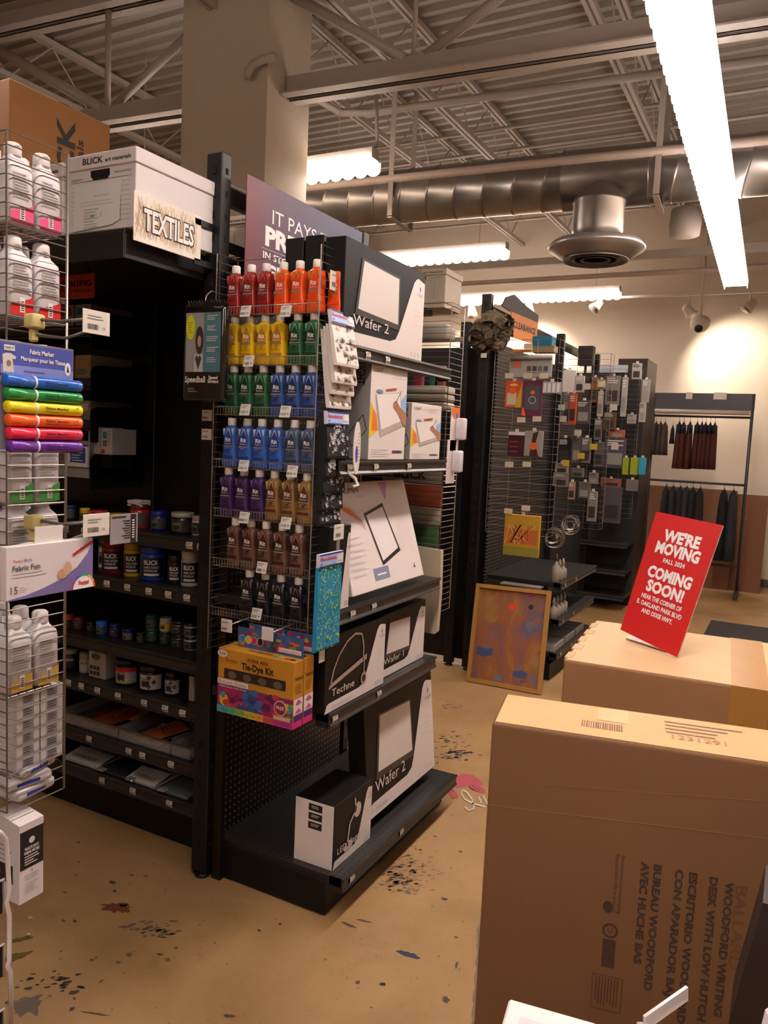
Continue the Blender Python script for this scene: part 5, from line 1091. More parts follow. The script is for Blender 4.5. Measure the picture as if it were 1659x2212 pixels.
# box below the rack
xw = -1.33; y0, ym, y1 = at(42, 1860, X=xw).y, at(42, 1860, X=xw).y, at(94, 1850, X=xw).y; z0, z1 = at(68, 1942, X=xw).z, at(66, 1787, X=xw).z
t = thing('dye_kit_box', (xw-.05, (y0+y1)/2, z0), 'white and black boxed fabric dye kit at the foot of the near rack', 'box'); W, H = y1-y0, z1-z0
b = MB(); b.cbox(xw-.1, y0, z0, xw, y1, z1, mat('#d0c6c6', .45), .001); f = Face(b, (xw, y0, z0), (0, 1, 0), (0, 0, 1)); f.rect(0.001, H*.46, W-.001, H*.98, INK, 0).ell(W*.5, H*.83, .007, .007, PALE, 1)
f.text('WASTE NOT.', W*.5, H*.71, H*.04, WHITE, 1, w=W*.6, al='C', bold=.02).text('WEAR MORE.', W*.5, H*.655, H*.04, WHITE, 1, w=W*.66, al='C', bold=.02).lines(W*.2, H*.63, W*.8, 4, H*.035, PALE, 1, .4).poly([(W*.47, H*.4), (W*.53, H*.4), (W*.5, H*.44)], INK, 1)
f.text('FOR FABRICS', W*.5, H*.34, H*.03, GREYT, 1, w=W*.6, al='C').text('INCLUDING:', W*.5, H*.3, H*.03, GREYT, 1, w=W*.5, al='C').lines(W*.2, H*.26, W*.8, 5, H*.03, PALE, 1, .4)
s_ = Face(b, (xw-.1, y0, z0), (1, 0, 0), (0, 0, 1)); s_.rect(.01, H*.25, .08, H*.5, mat('#3a2a2a', .5), 0).ell(.03, H*.38, .012, .02, RED, 1).lines(.02, H*.75, .08, 4, .01, GREYT, 0); b.build('carton', t)
b = MB(); b.prism([(0, 0), (.1, 0), (.1, .012), (.05, .02), (0, .012)], lambda a, c_, l: (xw-.1+a, y0+l, z1+c_), mat('#cfc5c5', .45), W); b.build('top_flap', t)
# stand supporting the kit box: low shelf of the rack hidden bay
ls = thing('display_stand', (-1.6, 1.05, 0), 'low white base under the boxed dye kit at the left edge', 'display stand')
b = MB(); b.cbox(-1.9, .6, z0-.02, xw-.055, 1.1, z0-.001, mat('#1c1816', .5), .003); b.build('base_shelf', ls)
b = MB(); b.cbox(-1.9, .62, 0, -1.5, .66, z0-.02, mat('#1c1816', .5), .003); b.build('upright', ls)
b = MB(); b.cbox(-1.86, .6, 0, -1.8, 1.12, nz1-.1, BLACKM, .003); b.build('upright', ls)
b = MB(); b.bar((-1.83, 1.12, 1.9), (-1.35, 1.118, 1.9), .006, .012, WIREG); b.build('arm', ls)
# white wire shelf unit, bottom left corner
wr = thing('wire_magazine_rack', (-1.0, .6, 0), 'white tube rack with black pocket edges in the bottom left corner', 'rack')
xr = -.98; WT = mat('#cfc4be', .4, noise=.02)
def rp(px, py): return at(px, py, X=xr)
k = [(-6, 1795), (2, 1800), (12, 1812), (16, 1850), (20, 1925), (14, 1950), (20, 1975), (20, 2075), (16, 2085), (22, 2100), (25, 2212)]
b = MB(); b.tube([rp(*q) for q in k], .0035, WT, 8); b.tube([rp(25, 2212), Vector((xr, rp(25, 2212).y+.01, .02))], .0035, WT, 8); b.build('tube_frame', wr)
for q0, q1 in ((1905, 1975), (2045, 2112), (2185, 2260)):
    a = rp(10, q0); c_ = rp(10, q1); b = MB(); b.cbox(xr-.2, a.y-.08, c_.z, xr-.004, a.y, a.z, INK, .001); b.build('pocket', wr)
    b = MB(); b.tube([(xr-.003, a.y-.08, a.z+.003), (xr-.003, a.y+.001, a.z+.003), (xr-.003, a.y+.001, c_.z)], .002, WT, 6); b.build('pocket_rim', wr)

# ================================================================== foreground cartons on the right
def plane_hit(px, py, P0, n):
    d = FW + (px-829.5)/FPX*RT - (py-1106)/FPX*UP; return CP + d*((P0-CP).dot(n)/d.dot(n))
def big_carton(P0, ang, L, D_, H, label, side, top):
    t = thing('cardboard_carton', (P0[0]+.3, P0[1]+D_/2, 0), label, 'cardboard box')
    M_ = Matrix.Translation((P0[0], P0[1], 0)) @ Matrix.Rotation(ang, 4, 'Z'); b = MB(); b.M = M_
    bm = bmesh.new(); b.cbox(0, 0, 0, L, D_, H, side, .008, 3)
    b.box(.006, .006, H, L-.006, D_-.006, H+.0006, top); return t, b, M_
CARD_SHADED = mat('#7c5534', .75, noise=.03); CARD_SHADED2 = mat('#9a6c46', .75, noise=.03)  # carton walls darker than their tops, shade put into the colour
A1 = math.radians(11)
t, b, M1 = big_carton((-.491, 1.429), A1, 1.15, .19, 1.1, 'large desk carton standing on edge nearest the camera, with printed words', CARD_SHADED, CARD_LIT)
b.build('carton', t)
P0 = Vector((-.491, 1.429, 0)); n1 = Vector((math.sin(A1), -math.cos(A1), 0)); u1 = Vector((math.cos(A1), math.sin(A1), 0))
def L1(px, py): q = plane_hit(px, py, P0, n1); return (q-P0).dot(u1), q.z
pr = MB(); f = Face(pr, P0, u1, (0, 0, 1)); DK = mat('#46342c', .8, noise=.05)
for s_, a, e, h, bo in (('WOODFORD WRITING', (1578, 1905), (1550, 2195), .0135, .04), ('DESK WITH LOW HUTCH', (1544, 1895), (1512, 2205), .0135, .04), ('ESCRITORIO WOODFORD', (1500, 1885), (1465, 2210), .0135, .04), ('CON APARADOR BAJO', (1470, 1878), (1440, 2175), .0135, .04),
                      ('BUREAU WOODFORD', (1423, 1868), (1400, 2140), .0135, .04), ('AVEC HUCHE BAS', (1396, 1862), (1370, 2080), .0135, .04), ('Environmental packaging', (1348, 1848), (1340, 1975), .006, .0), ('Recyclable fibre board', (1336, 1845), (1328, 1970), .006, 0), ('BALLARD', (1605, 1915), (1590, 2095), .02, 0)):
    (xa, za), (xb, zb_) = L1(*a), L1(*e); w_ = math.hypot(xb-xa, zb_-za)
    f.text(s_, xa-h*.6, za, h, DK if s_ != 'BALLARD' else mat('#6e4c2e', .8), 1, w=w_, rot=-PI/2-math.atan2(xa-xb, za-zb_)*0, bold=bo)
x_, z_ = L1(1318, 2010); f.ring(x_, z_, .011, .004, DK, 1).rect(x_-.012, z_-.075, x_+.012, z_-.018, DK, 1).text('U', x_-.005, z_-.005, .011, DK, 1)
x_, z_ = L1(1313, 1958); f.ell(x_, z_, .009, .012, DK, 1)
(xa, za), (xb, zb_) = L1(1280, 2100), L1(1340, 2190)
for q in ((xa, za, xb, za-.0012), (xa, zb_, xb, zb_+.0012), (xa, zb_, xa+.0012, za), (xb-.0012, zb_, xb, za)): f.rect(min(q[0], q[2]), min(q[1], q[3]), max(q[0], q[2]), max(q[1], q[3]), DK, 1)
for i in range(8): f.rect(xa+(xb-xa)*(.12+.1*i), zb_+(za-zb_)*random.uniform(.1, .3), xa+(xb-xa)*(.15+.1*i), za-.004, DK, 1)
f.line(.0, .93, .9, .985, .0015, mat('#a07448', .8), 1).line(.1, .99, .5, 1.03, .001, mat('#a07448', .8), 1)
pr.build('printed_lettering', t)
tp = MB(); tp.M = M1; f = Face(tp, (0, 0, 1.101), (1, 0, 0), (0, 1, 0)); f.rect(.2, .1, .26, .18, mat('#c9a468', .4), 0); tp.build('tape_patch', t); tp = MB(); tp.M = M1; f = Face(tp, (0, 0, 1.101), (1, 0, 0), (0, 1, 0)); f.barcode(.17, .05, .25, .085, mat('#7a5c48', .8), 1, 18).lines(.33, .15, .48, 4, .02, mat('#a07c5c', .8), 1, .25).text('1231291', .34, .055, .022, mat('#a88464', .8), 1).lines(.6, .14, .8, 3, .02, mat('#a07c5c', .8), 1, .25).barcode(.62, .04, .8, .07, mat('#a88464', .8), 1, 16); tp.build('printed_lettering', t)
sc = MB(); 
for k in range(9): sc.prism([(-.001, 0), (-.006+.003*math.sin(k), .012), (-.008, .03), (-.001, .04)], lambda a, c_, l, k=k: M1 @ Vector((a, .02+l, .62-.035*k+c_)), mat('#b8a894', .3), .03)
sc.build('loose_tape', t)
A2 = math.radians(4.1)
t, b, M2 = big_carton((-.581, 2.326), A2, 1.2, .62, 1.0, 'large brown carton behind the desk carton, carrying the red moving sign', CARD_SHADED2, mat('#d8b084', .7, noise=.03)); b.build('carton', t)  # paler top sheet carries overhead light in its colour
b = MB(); b.M = M2; b.box(.47, -.0015, .45, .57, .62, 1.0015, mat('#b5803f', .35, noise=.05)); b.build('packing_tape', t)
for k in range(5): b = MB(); b.M = M2; b.cbox(-.004, .03+.115*k, .975, .02+.008*(k % 2), .1+.115*k, 1.0025, mat('#c9a57c', .7), .002); b.build('torn_flap', t)
# red moving sign
c4 = [(1340, 1360), (1463, 1420), (1562, 1135), (1418, 1105)]
PS = Vector(at(1463, 1420, Z=1.004)); nS = Vector((-.25, -.92, .3)).normalized()
Q = [plane_hit(*q, PS, nS) for q in c4]
t = thing('moving_sign', (PS.x, PS.y, 1.004), 'tilted red board announcing the move, standing on the brown carton', 'sign')
def SF(x, y, l): return (Q[0]*(1-x)*(1-y)+Q[1]*x*(1-y)+Q[2]*x*y+Q[3]*(1-x)*y)+nS*l
b = MB(); b.prism([(0, 0), (1, 0), (1, 1), (0, 1)], lambda x, y, l: SF(x, y, l-.008), mat('#d8c8c4', .5), .008); b.prism([(0, 0), (1, 0), (1, 1), (0, 1)], lambda x, y, l: SF(x, y, l), mat('#c4100f', .5, noise=.02), .0005); b.build('foam_board', t)
pr = MB(); f = Face(pr, f=lambda x, y, l: SF(x, y, l+.0006))
for s_, y, h, w_ in (("WE'RE", .79, .085, .56), ('MOVING', .685, .085, .68), ('FALL 2024', .62, .034, .34), ('COMING', .485, .085, .7), ('SOON!', .375, .085, .6), ('NEAR THE CORNER OF', .31, .034, .66), ('E. OAKLAND PARK BLVD', .255, .034, .74), ('AND DIXIE HWY.', .2, .034, .52)):
    f.text(s_, .5, y, h, WHITE, 1, w=w_, al='C', bold=.05 if h > .05 else .03)
pr.build('lettering', t)
b = MB(); e0 = at(1352, 1380, Z=1.003); e1 = at(1440, 1408, Z=1.003); b.prism([(0, 0), (1, 0), (1, 1), (0, 1)], lambda x, y, l: (e0+(e1-e0)*x+Vector((.02, .1, 0))*y+Vector((0, 0, l))), mat('#dccac4', .5), .004)
b.build('easel_back', t)
# things on the counter at the very front
ct = thing('counter_table', (-.1, .6, 0), 'low table below the frame holding the white box and frame', 'table')
b = MB(); b.cbox(-.3, .15, .78, .55, .93, .8, mat('#3a332e', .5), .003); b.build('table_top', ct)
for x, y in ((-.26, .2), (.5, .2), (-.26, .88), (.5, .88)): MB().cbox(x-.02, y-.02, 0, x+.02, y+.02, .78, BLACKM).build('leg', ct)
za = .9; a_, b_ = at(1100, 2155, Z=za), at(1300, 2212, Z=za); u_ = (b_-a_).normalized(); v_ = Vector((0, 0, 1)).cross(u_)
t = thing('white_box', (a_.x+.1, a_.y-.1, .8), 'white box top poking into the bottom edge of the picture', 'box')
b = MB(); b.M = Matrix((u_, v_, Vector((0, 0, 1)))).transposed().to_4x4(); b.M.translation = a_; b.cbox(0, -.2, -.1, .3, 0, 0, mat('#ddd3d0', .4), .003); b.build('lid', t)
b = MB(); b.M = Matrix((u_, v_, Vector((0, 0, 1)))).transposed().to_4x4(); b.M.translation = a_; Face(b, (0, -.2, 0), (1, 0, 0), (0, 1, 0)).rect(.02, .15, .12, .17, PALE, 0); b.build('label', t)
t = thing('acrylic_holder', (-.08, .95, .8), 'thin clear acrylic sign holder edge at the bottom of the picture', 'holder')
p0, p1 = at(1392, 2210, Y=.98), at(1484, 2145, Y=1.05); b = MB(); b.bar(p0, p1, .004, .02, clear_mat('acrylic_edge', '#e0d4cc', .6)); b.bar(p0, Vector((p0.x-.02, p0.y-.02, .8)), .004, .02, clear_mat('acrylic_edge', '#e0d4cc', .5)); b.build('acrylic_sheet', t)
t = thing('purple_carton', (.05, 1.0, .8), 'white and purple carton in the bottom right corner', 'carton')
xx, yy_ = .02, 1.0
p0 = at(1588, 2212, Y=1.0); p1 = at(1659, 2075, Y=1.0); b = MB(); b.M = Matrix.Translation((p0.x, 1.0, .8)) @ Matrix.Rotation(.35, 4, 'Z'); HH = p1.z-.8-.02
b.prism([(0, 0), (.3, 0), (.3, HH+.05), (.06, HH), (.025, HH-.035)], lambda x, y, l: (x, l-.12, y), mat('#d8ccd0', .4), .1); f = Face(b, (0, -.12, 0), (1, 0, 0), (0, 0, 1)); f.poly([(.028, HH-.032), (.06, HH), (.2, HH+.02), (.2, HH-.1), (.1, HH-.1)], mat('#4c1c50', .4), 1); b.build('carton', t)
t = thing('dark_case', (.1, 1.25, .8), 'dark brown case edge at the right border beside the desk carton', 'case')
b = MB(); p0 = at(1648, 1950, Y=1.22); b.prism([(p0.x-.03, .8), (p0.x+.25, .8), (p0.x+.25, p0.z), (p0.x, p0.z)], lambda x, y, l: (x, 1.22+l*.0+l, y), mat('#2a1c14', .5, noise=.05), .12); b.cbox(p0.x+.05, 1.2, 0, p0.x+.2, 1.34, .8, mat('#2a1c14', .5)); b.build('case_body', t)
# ================================================================== floor art sticker
p = at(1000, 1705, Z=0); t = thing('floor_decal', (p.x, p.y, 0), 'floor sticker of two pink hands and white lettering beside the carton', 'floor sticker')
b = MB(); PK = mat('#b4505a', .5, noise=.1); f = Face(b, f=lambda x, y, l: Vector((*at(x, y, Z=0)[:2], .0012+l)))
f.poly([(968, 1690), (975, 1682), (1000, 1672), (1022, 1675), (1040, 1688), (1045, 1697), (1030, 1695), (1018, 1690), (1005, 1698), (990, 1702), (972, 1700)][::-1], PK, 0)
f.poly([(955, 1700), (975, 1700), (985, 1712), (990, 1722), (978, 1726), (968, 1714), (958, 1710)][::-1], PK, 1).poly([(1008, 1690), (1030, 1694), (1048, 1706), (1050, 1714), (1036, 1712), (1018, 1704)][::-1], PK, 1)
for q in (((962, 1703), (972, 1713)), ((968, 1700), (980, 1712)), ((1020, 1698), (1036, 1708)), ((1012, 1700), (1026, 1709))): f.line(*q[0], *q[1], 1.2, mat('#6a2a38', .6), 3)
WD = mat('#c9bfae', .5); f.path([(1004, 1744), (1012, 1752), (1024, 1748), (1020, 1728), (1008, 1712), (1000, 1708), (996, 1714), (1004, 1728), (1024, 1738), (1048, 1744)], 3.5, WD, 4).path([(1034, 1722), (1040, 1736)], 3, WD, 4).path([(1044, 1720), (1054, 1740)], 3, WD, 4)
b.build('printed_sticker', t)

# ================================================================== second bay down the aisle
def ff(b, X=None, Y=None): return Face(b, f=lambda x, y, l: at(x, y, X=X, Y=Y)-FW*l*2)
u2 = thing('shelving_unit', (-1.8, 5.8, 0), 'second black shelving unit down the aisle with the clearance sign', 'shelving unit')
b = MB(); b.box(-3.2, 5.3, .04, -1.93, 5.32, 2.33, PEG_Y); b.build('pegboard_back', u2)
slotted_post(u2, -2.0, 5.2, 2.68); slotted_post(u2, -2.16, 5.23, 2.5); slotted_post(u2, -1.9, 6.75, 2.62); slotted_post(u2, -1.9, 8.1, 2.6)
b = MB(); b.box(-1.93, 5.25, .1, -1.92, 8.3, 2.35, PEG_X); b.build('side_panel', u2)
b = MB(); b.bar((-1.97, 5.2, 2.56), (-1.97, 8.1, 2.56), .03, .07, BLACKM); b.build('top_beam', u2)
b = MB(); b.cbox(-1.93, 5.3, 0, -1.42, 6.35, .12, BLACK); b.build('base_plinth', u2)
for z in (.2, .44, .7): shelf_x(u2, -1.37, -1.92, 5.3, 6.35, z, [5.4, 5.7])
rk3 = thing('wire_rack', (-1.7, 5.2, 1.0), 'wire rack below the clearance sign hung with carded goods', 'wire rack')
g = MB(); grid_panel(g, (-1.91, 5.17, 1.03), (1, 0, 0), (0, 0, 1), .45, 1.33, .15, .0508, .0016, WIREG); g.build('front_grid', rk3)
g = MB(); grid_panel(g, (-1.46, 5.17, 1.03), (0, 1, 0), (0, 0, 1), .12, 1.33, .12, .0508, .0016, WIREG); g.build('side_grid', rk3)
for Yk, lab in ((6.75, 'third wire rack along the aisle, behind the clearance rack'), (8.1, 'fourth and farthest wire rack along the aisle')):
    r3 = thing('wire_rack', (-1.7, Yk, 1.0), lab, 'wire rack')
    g = MB(); grid_panel(g, (-1.88, Yk, .95), (1, 0, 0), (0, 0, 1), .42, 1.5, .14, .0508, .0018, WIREG); g.build('front_grid', r3)
    g = MB(); grid_panel(g, (-1.46, Yk, .95), (0, 1, 0), (0, 0, 1), .12, 1.5, .12, .0508, .0018, WIREG); g.build('side_grid', r3)
# clearance sign
t = thing('clearance_sign', (-1.9, 5.7, 2.4), 'orange clearance sign on a dark backing projecting from the far post', 'sign')
CQ = [at(*q, X=-1.9) for q in ((1105, 728), (1158, 745), (1162, 697), (1105, 673))]
OR2 = mat('#c87830', .5); CF = lambda x, y, l: CQ[0]*(1-x)*(1-y)+CQ[1]*x*(1-y)+CQ[2]*x*y+CQ[3]*(1-x)*y+Vector((l, 0, 0))
b = MB(); b.prism([(0, 0), (1, 0), (1, 1), (0, 1)], lambda x, y, l: CF(x, y, l-.006), OR2, .006); b.build('panel', t)
b = MB(); Face(b, f=CF).text('CLEARANCE', .5, .42, .26, INK, 1, w=.86, al='C', bold=.04); b.build('lettering', t)
b = MB(); b.prism([(1, -.02), (1.05, -.02), (1.05, 1.35), (.6, 1.5), (.15, 1.75), (-.12, 1.5), (-.25, 1.1), (0, 1.02), (1, 1.02)], lambda x, y, l: CF(x, y, l-.02), mat('#3a3430', .6), .01); b.build('sign_backing', t)
# crumpled kraft bag hanging by the post
t = thing('paper_bundle', (-2.1, 5.1, 2.2), 'crumpled kraft paper and cloth bundle hanging by the far slotted post', 'bundle')
b = MB(); rr = random.Random(3)
for px, py, r_ in ((1040, 712, .075), (1062, 700, .085), (1080, 712, .08), (1032, 735, .065), (1044, 752, .05), (1076, 740, .06), (1088, 702, .07), (1060, 725, .08), (1092, 725, .05)):
    c0 = at(px, py, Y=5.08)
    for k in range(5):      # each lump is a few curled crumpled sheets
        n1, n2 = 7, 6; ax = Vector((rr.gauss(0, 1), rr.gauss(0, 1), rr.gauss(0, 1))).normalized(); bx = ax.cross(Vector((rr.gauss(0, 1), rr.gauss(0, 1), .3))).normalized(); cx = ax.cross(bx)
        a0 = rr.uniform(0, 6.28); vs = []
        for i in range(n1):
            for j in range(n2):
                th = a0+i*.42; rad = r_*(.75+.3*rr.random()); vs.append(c0+ax*(r_*.55*(j/(n2-1)*2-1))+(bx*math.cos(th)+cx*math.sin(th))*rad)
        b.add(vs, [(i*n2+j, (i+1)*n2+j, (i+1)*n2+j+1, i*n2+j+1) for i in range(n1-1) for j in range(n2-1)], mat(rr.choice(['#5c4e3c', '#6a5c48', '#54483a', '#786850']), .85, noise=.1))
b.build('crumpled_paper', t)
b = MB(); q = at(1046, 768, Y=5.05); b.box(q.x-.02, 5.04, q.z-.015, q.x+.02, 5.045, q.z+.015, TAGW); b.build('paper_tag', t)

def card(px0, py0, px1, py1, col, label, cat='pack', name='carded_pack', Y=None, X=None, th=.012, deco=None, grp=None, rough=.45, tab=True):
    """hanging pack given by its picture corners on plane Y= or X="""
    a, c_ = at(px0, py1, X=X, Y=Y), at(px1, py1, X=X, Y=Y); d_ = at(px0, py0, X=X, Y=Y)
    t = thing(name, a, label, cat, grp); b = MB(); m_ = mat(col, rough, noise=.08); z0, z1 = a.z, d_.z
    if Y is not None: b.cbox(min(a.x, c_.x), Y-th, z0, max(a.x, c_.x), Y, z1, m_, .003); f = Face(b, (a.x, Y-th, z0), (1, 0, 0), (0, 0, 1)); W = c_.x-a.x
    else: b.cbox(X-th*.0, min(a.y, c_.y), z0, X+th, max(a.y, c_.y), z1, m_, .003); f = Face(b, (X+th, a.y, z0), (0, 1, 0), (0, 0, 1)); W = c_.y-a.y
    H = z1-z0
    if deco: deco(f, W, H)
    b.build('pack_body', t)
    if tab:
        b = MB(); x_ = (a.x+c_.x)/2; 
        if Y is not None: b.cbox(x_-.012, Y-th*.6, z1, x_+.012, Y-th*.3, z1+.02, TAGW, .001); b.tube([(x_, Y-th, z1+.012), (x_, Y+.02, z1+.014)], .003, WIREG, 5)
        else: y_ = (a.y+c_.y)/2; b.cbox(X+th*.3, y_-.012, z1, X+th*.6, y_+.012, z1+.02, TAGW, .001); b.tube([(X+th, y_, z1+.012), (X-.04, y_, z1+.014)], .003, WIREG, 5)
        b.build('hang_tab', t)
    return t
def stick(f, x, y, r_, W, c_='#d85a1c'): f.ell(x, y, r_, r_, mat(c_, .45), 4)
YR = 5.155
def d1(f, W, H):
    f.rect(.04*W, .45*H, .3*W, .9*H, mat('#a07a68', .5), 1); stick(f, .2*W, .62*H, .018, W)
    for i in range(4): f.rect((.42+.13*i)*W, .3*H, (.52+.13*i)*W, .55*H, mat(['#5a3a3a', '#3a3a40', '#6a6058', '#40506a'][i], .5), 1); f.lines((.42+.13*i)*W, .25*H, (.53+.13*i)*W, 2, .05*H, INK, 1)
card(1100, 772, 1192, 815, '#9c9690', 'wide grey carded pen pack with an orange sticker under the clearance sign', Y=YR, deco=d1)
b = MB(); q0, q1 = at(1105, 773, Y=YR-.03), at(1193, 770, Y=YR-.03); b.tube([q0, q1], .014, mat('#a29c98', .4), 10); tag(b.build('cardboard_tube'), 'pale horizontal tube across the top of the clearance rack', 'tube')
card(1106, 755, 1150, 762, '#c87830', 'narrow orange strip sign below the clearance sign', 'sign', 'shelf_strip', Y=YR, tab=False)
card(1158, 730, 1200, 752, '#1c6a84', 'teal folder box lying on top of the far unit', 'box', 'storage_box', Y=5.6, th=.1, tab=False)
card(1158, 750, 1205, 765, '#8a7858', 'tan box under the teal one on the far unit', 'box', 'storage_box', Y=5.6, th=.1, tab=False)
card(1091, 823, 1126, 880, '#c84a20', 'red and yellow glue pack with orange sticker on the clearance rack', Y=YR, deco=lambda f, W, H: (f.rect(.12*W, .1*H, .7*W, .55*H, mat('#b8a890', .5), 1), f.poly([(W*.6, 0), (W, 0), (W, H*.9), (W*.8, H*.5)], mat('#b89020', .5), 1.5), f.ell(W*.5, H*.85, W*.25, H*.05, mat('#d8b040', .5), 2), stick(f, W*.45, H*.62, .022, W)))
card(1128, 822, 1170, 898, '#5c2a3c', 'grey and purple boxed tool with a round logo on the clearance rack', Y=YR, deco=lambda f, W, H: (f.rect(.12*W, .18*H, .85*W, .85*H, mat('#4a4a50', .4), 1), f.ring(W*.5, H*.45, .022, .003, PALE, 2), stick(f, W*.5, H*.66, .014, W), f.poly([(0, 0), (W*.2, 0), (W*.1, H*.2), (0, H*.25)], ORANGE, 2)))
card(1172, 825, 1212, 850, '#8f8a86', 'row of small silver packs at the right of the clearance rack', Y=YR, deco=lambda f, W, H: [f.rect(W*(.05+.24*i), H*.1, W*(.22+.24*i), H*.9, PALE, 1) for i in range(4)])
card(1097, 932, 1132, 984, '#3a1c1c', 'dark red six-piece carving tool pack on the clearance rack', Y=YR, deco=lambda f, W, H: [f.rect(W*.1, H*(.15+.2*i), W*.6, H*(.22+.2*i), mat('#8a2c34', .4), 1) for i in range(3)]+[f.rect(0, H*.86, W, H, PALE, 1)])
card(1132, 930, 1172, 985, '#8f8682', 'white pack with a brown brush picture and orange round sticker', Y=YR, deco=lambda f, W, H: (f.poly([(W*.3, 0), (W*.8, 0), (W*.6, H*.5), (W*.75, H), (W*.45, H*.9)], mat('#3a1c14', .5), 1), stick(f, W*.5, H*.4, .026, W)))
card(1089, 1108, 1165, 1196, '#b88a2c', 'amber bag of orange craft sticks hanging lowest on the clearance rack', Y=YR, deco=lambda f, W, H: (f.rect(0, 0, W, H*.22, mat('#8a8030', .5), 1), f.rect(.05*W, .3*H, .95*W, .65*H, mat('#b8602c', .5), 1), [f.line(W*random.random()*.9, H*.3, W*random.random()*.9, H*.75, .006, mat(random.choice(['#c8a040', '#a84a20', '#d0b060']), .5), 2) for _ in range(14)]), th=.03)
for i, (x, y) in enumerate([(1141, 748), (1100, 812), (1140, 812), (1175, 812), (1126, 907), (1100, 1003), (1138, 1003), (1098, 1104), (1136, 1098), (1160, 905)]):
    q = at(x, y, Y=YR-.05); tag(MB().cbox(q.x-.03, YR-.053, q.z-.018, q.x+.03, YR-.05, q.z+.018, mat('#b8ac92', .6), .001).tube([(q.x, YR-.05, q.z), (q.x, 5.17, q.z)], .003, WIREG, 5).build('price_tag'), f'pale price tag on its hook, {ORD[i]} from the top of the clearance rack', 'price tag', 'price tags on the clearance rack')
t = thing('wire_coil', at(1205, 1150, Y=5.35), 'coils of silver armature wire hanging low right of the clearance rack', 'wire coil')
b = MB()
for cx, cy, r0 in ((1197, 1160, .07), (1232, 1132, .065)):
    for k in range(8):
        c0 = at(cx+rr.uniform(-8, 8), cy+rr.uniform(-6, 6), Y=5.3+.015*k); rr_ = r0*rr.uniform(.55, 1); b.tube([c0+Vector((rr_*math.cos(q*PI/8), .012*math.sin(q), rr_*math.sin(q*PI/8))) for q in range(17)], .0022, WIREG, 5)
b.build('coil', t)
# hanging goods facing the aisle further back
XA = -1.43
far = [(1215, 800, 1243, 848, '#d6ccc6', 'large white blank card pack at the top of the third rack'), (1243, 812, 1262, 848, '#a8a09c', 'pale slim pack right of the white card pack'), (1215, 850, 1232, 918, '#7a7672', 'grey long brush pack hanging on the third rack'), (1228, 850, 1244, 917, '#b04a24', 'orange long brush pack hanging on the third rack'), (1245, 865, 1275, 915, '#4a4440', 'dark wide pack beside the orange brush pack'),
       (1276, 815, 1290, 870, '#8a5a38', 'rust striped pack near the top of the fourth rack'), (1290, 820, 1308, 842, '#b8982c', 'yellow tag pack near the top of the fourth rack'), (1290, 845, 1302, 900, '#b8b0a0', 'white and yellow slanted pack on the fourth rack'), (1307, 812, 1338, 875, '#79736f', 'pale silver tool pack on the fourth rack'), (1340, 815, 1352, 900, '#a09a96', 'white narrow ruler pack on the fourth rack'),
       (1235, 945, 1255, 1000, '#56514c', 'grey clear pack low on the third rack'), (1255, 945, 1275, 1000, '#625c58', 'lighter grey clear pack low on the third rack'), (1205, 945, 1233, 1000, '#1c1816', 'black bagged pack left of the grey clear packs'), (1283, 905, 1300, 950, '#6e6862', 'grey blister pack in the middle of the fourth rack'), (1303, 890, 1330, 928, '#5c4630', 'brown carded pack in the middle of the fourth rack'),
       (1318, 928, 1350, 945, '#a85a3a', 'orange headed wide pack on the fourth rack'), (1305, 945, 1350, 1010, '#48424a', 'violet grey bristle brush pack on the fourth rack'), (1283, 955, 1303, 1008, '#5a5552', 'grey pack left of the bristle brush pack'), (1195, 1020, 1228, 1050, '#7a7268', 'pale bag of white pieces below the black pack'), (1200, 1000, 1228, 1022, '#8c8478', 'cream clips cluster above the bag of white pieces'),
       (1235, 1010, 1262, 1030, '#68625a', 'grey tag row low on the third rack'), (1228, 1040, 1242, 1078, '#9a7468', 'pinkish folded pack at the foot of the third rack'), (1250, 1040, 1275, 1075, '#5e5852', 'clear grey tool pack at the foot of the third rack'), (1298, 1032, 1342, 1050, '#8a5040', 'orange brown header over the long brush pack'), (1300, 1050, 1340, 1128, '#4e4448', 'long mauve brush pack low on the fourth rack'),
       (1268, 1060, 1288, 1125, '#7c766e', 'stack of small white boxes low on the fourth rack'), (1272, 1020, 1292, 1045, '#6c6660', 'small silver pack low on the fourth rack'), (1365, 785, 1385, 820, '#a8a29e', 'white notice cards on the corner of the dark cabinet'), (1385, 820, 1402, 870, '#8f8984', 'pale card strip on the corner of the dark cabinet'), (1380, 870, 1394, 912, '#a09a96', 'white tag cluster below the card strip'),
       (1355, 895, 1374, 915, '#a39894', 'white folded tag beside the black pack'), (1361, 988, 1378, 1025, '#93a01c', 'lime green box on the far shelf, the right lime one'), (1344, 988, 1357, 1025, '#8a961c', 'lime green box on the far shelf, the left lime one'), (1379, 988, 1394, 1025, '#2a94ac', 'cyan box beside the lime green boxes on the far shelf'), (1352, 1035, 1378, 1060, '#6a625e', 'grey pack under the lime green boxes')]
for i, (a, b_, c_, d_, h_, lab) in enumerate(far):
    Xk = XA+.004*(i % 3) if a < 1300 else -1.45
    rnd = random.Random(i)
    def dec(f, W, H, rnd=rnd, h_=h_):
        f.lines(W*.1, H*.92, W*.9, 3, H*.07, mat('#d0c8c0' if rnd.random() < .5 else '#4a4440', .5), 1, .5); f.rect(W*.15, H*.12, W*.85, H*.5, mat('#8a8480' if rnd.random() < .5 else '#3a3430', .3), 1)
    card(a, b_, c_, d_, h_, lab, Y=6.7 - .01*(i % 4) if a < 1276 else 8.05-.01*(i % 5), deco=None if 'lime' in lab or 'cyan' in lab or 'blank' in lab else dec, th=.03)
